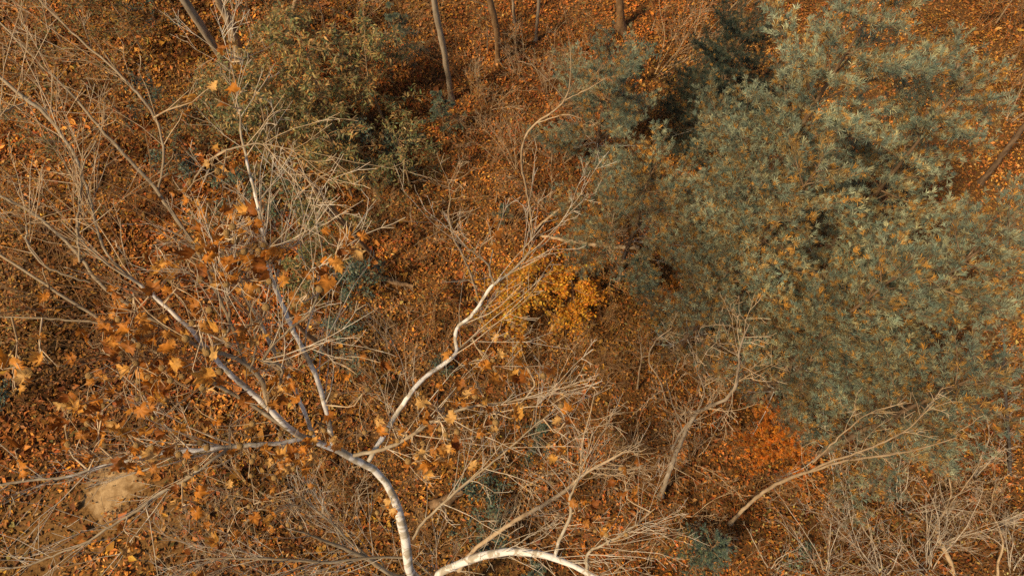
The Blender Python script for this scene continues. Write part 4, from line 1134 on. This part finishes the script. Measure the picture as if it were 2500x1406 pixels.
MORE = [
 ('bare brown boughs at the top edge right of the tallest pine', (2390, 70), 3.6, 8, .5, (.2, .1)),
 ('bare brown boughs at the right edge above the leaning pine trunk', (2470, 190), 3.4, 8, .5, (.1, .1)),
 ('fine reddish brush in the middle of the view above the centre', (1190, 420), 2.0, 9, .6, (0, 0)),
 ('fine brush right of the slim mottled trunk', (1130, 200), 2.2, 8, .6, (0, 0)),
 ('fine brush left of the slender crooked tree base', (1225, 600), 1.8, 8, .6, (0, 0)),
 ('fine brush right of the fallen tan log', (1430, 660), 1.6, 8, .6, (0, 0)),
 ('fine brush in the open litter under the narrow pine spur', (1600, 860), 1.5, 8, .6, (0, 0)),
 ('fine brush left of the short straight pale stem', (1420, 890), 1.6, 8, .6, (0, 0)),
 ('fine brush above the tan limbed tree', (1390, 1090), 1.8, 9, .6, (0, 0)),
 ('fine brush under the white limb bend', (1120, 990), 2.0, 9, .6, (0, 0)),
 ('fine brush below the white limb bend', (1000, 1110), 2.0, 9, .7, (0, 0)),
 ('fine brush beside the orange feathery tree', (1780, 1080), 1.4, 8, .6, (0, 0)),
 ('fine brush between the orange feathery tree and the thicket', (1960, 1230), 1.6, 9, .6, (-.2, 0)),
 ('fine canes in front of the lower right thicket sapling', (2360, 1350), 2.4, 11, .5, (-.4, .2)),
 ('fine canes at the bottom edge of the lower right thicket', (2060, 1405), 2.4, 11, .5, (-.5, .2)),
 ('fine canes at the upper edge of the lower right thicket', (2290, 1190), 2.0, 10, .6, (-.2, .1)),
 ('fine brush at the bottom edge right of the blue green cedar sapling', (1790, 1400), 1.6, 8, .6, (-.2, .1)),
 ('fine brush in the left thicket under the curved limb', (390, 520), 2.2, 9, .6, (-.1, .1)),
 ('fine brush under the sycamore crown left of the white limbs', (520, 880), 2.0, 9, .7, (-.1, .1)),
 ('fine brush under the leftmost white limb', (330, 1080), 1.6, 8, .7, (-.1, .1)),
 ('fine brush above the dark rotten log', (960, 1180), 2.0, 9, .7, (0, .1)),
 ('fine brush in the gold sapling thicket', (780, 400), 2.6, 9, .6, (0, .1)),
 ('fine brush under the leaning dark trunk', (950, 560), 1.8, 8, .6, (0, 0)),
]
for k, (lab, b, h, nst, sp, ln) in enumerate(MORE):
    bare_shrub(lab, b, h, nst, sp, 200 + k, ln, mat=M_TWIG2, shoots=4 if b[0] > 1850 and b[1] > 1150 else 9, r0=.007, name='fine_brush', group='fine bare brush')

# small yellow leaves on the litter of the lower right thicket
m = 420
px = rng.uniform(1830, 2500, m); py = rng.uniform(1120, 1406, m); zz = rng.uniform(.09, .22, m)
pos = np.array([at(a, b, c) for a, b, c in zip(px, py, zz)])
o = scatter('yellow_leaves', OVAL_V, LONG_F, pos, np.stack([rng.normal(0, .5, m), rng.normal(0, .5, m), np.ones(m)], 1), rng.uniform(0, 6.3, m), .075 * rng.uniform(.6, 1.3, m), pick([(.48, .36, .10), (.42, .28, .07), (.55, .42, .16)], [1, 1, 1], m), M_LEAF)
o['kind'] = 'stuff'
tag(o, 'small pale yellow leaves lying about under the lower right thicket', 'leaves')

# ------------------------------------------------------------------ trunks showing between the pines
measured_tree('leaning_pine_trunk', 'tan bare pine trunk leaning out at the right edge', [(2395, 445), (2440, 390), (2480, 335), (2520, 285), (2560, 240)], [20, 20, 20, 20, 19], M_PINEBARK, M_DEAD, shoots=14, length=.5, level=1, seed=31, t0=.05)
measured_tree('leaning_pine_trunk', 'short tan pine trunk with white lichen at the upper right', [(2362, 205), (2345, 175), (2330, 140), (2318, 100)], [18, 18, 17, 14], M_PINEBARK, M_DEAD, shoots=10, length=.5, level=1, seed=32, t0=.05)
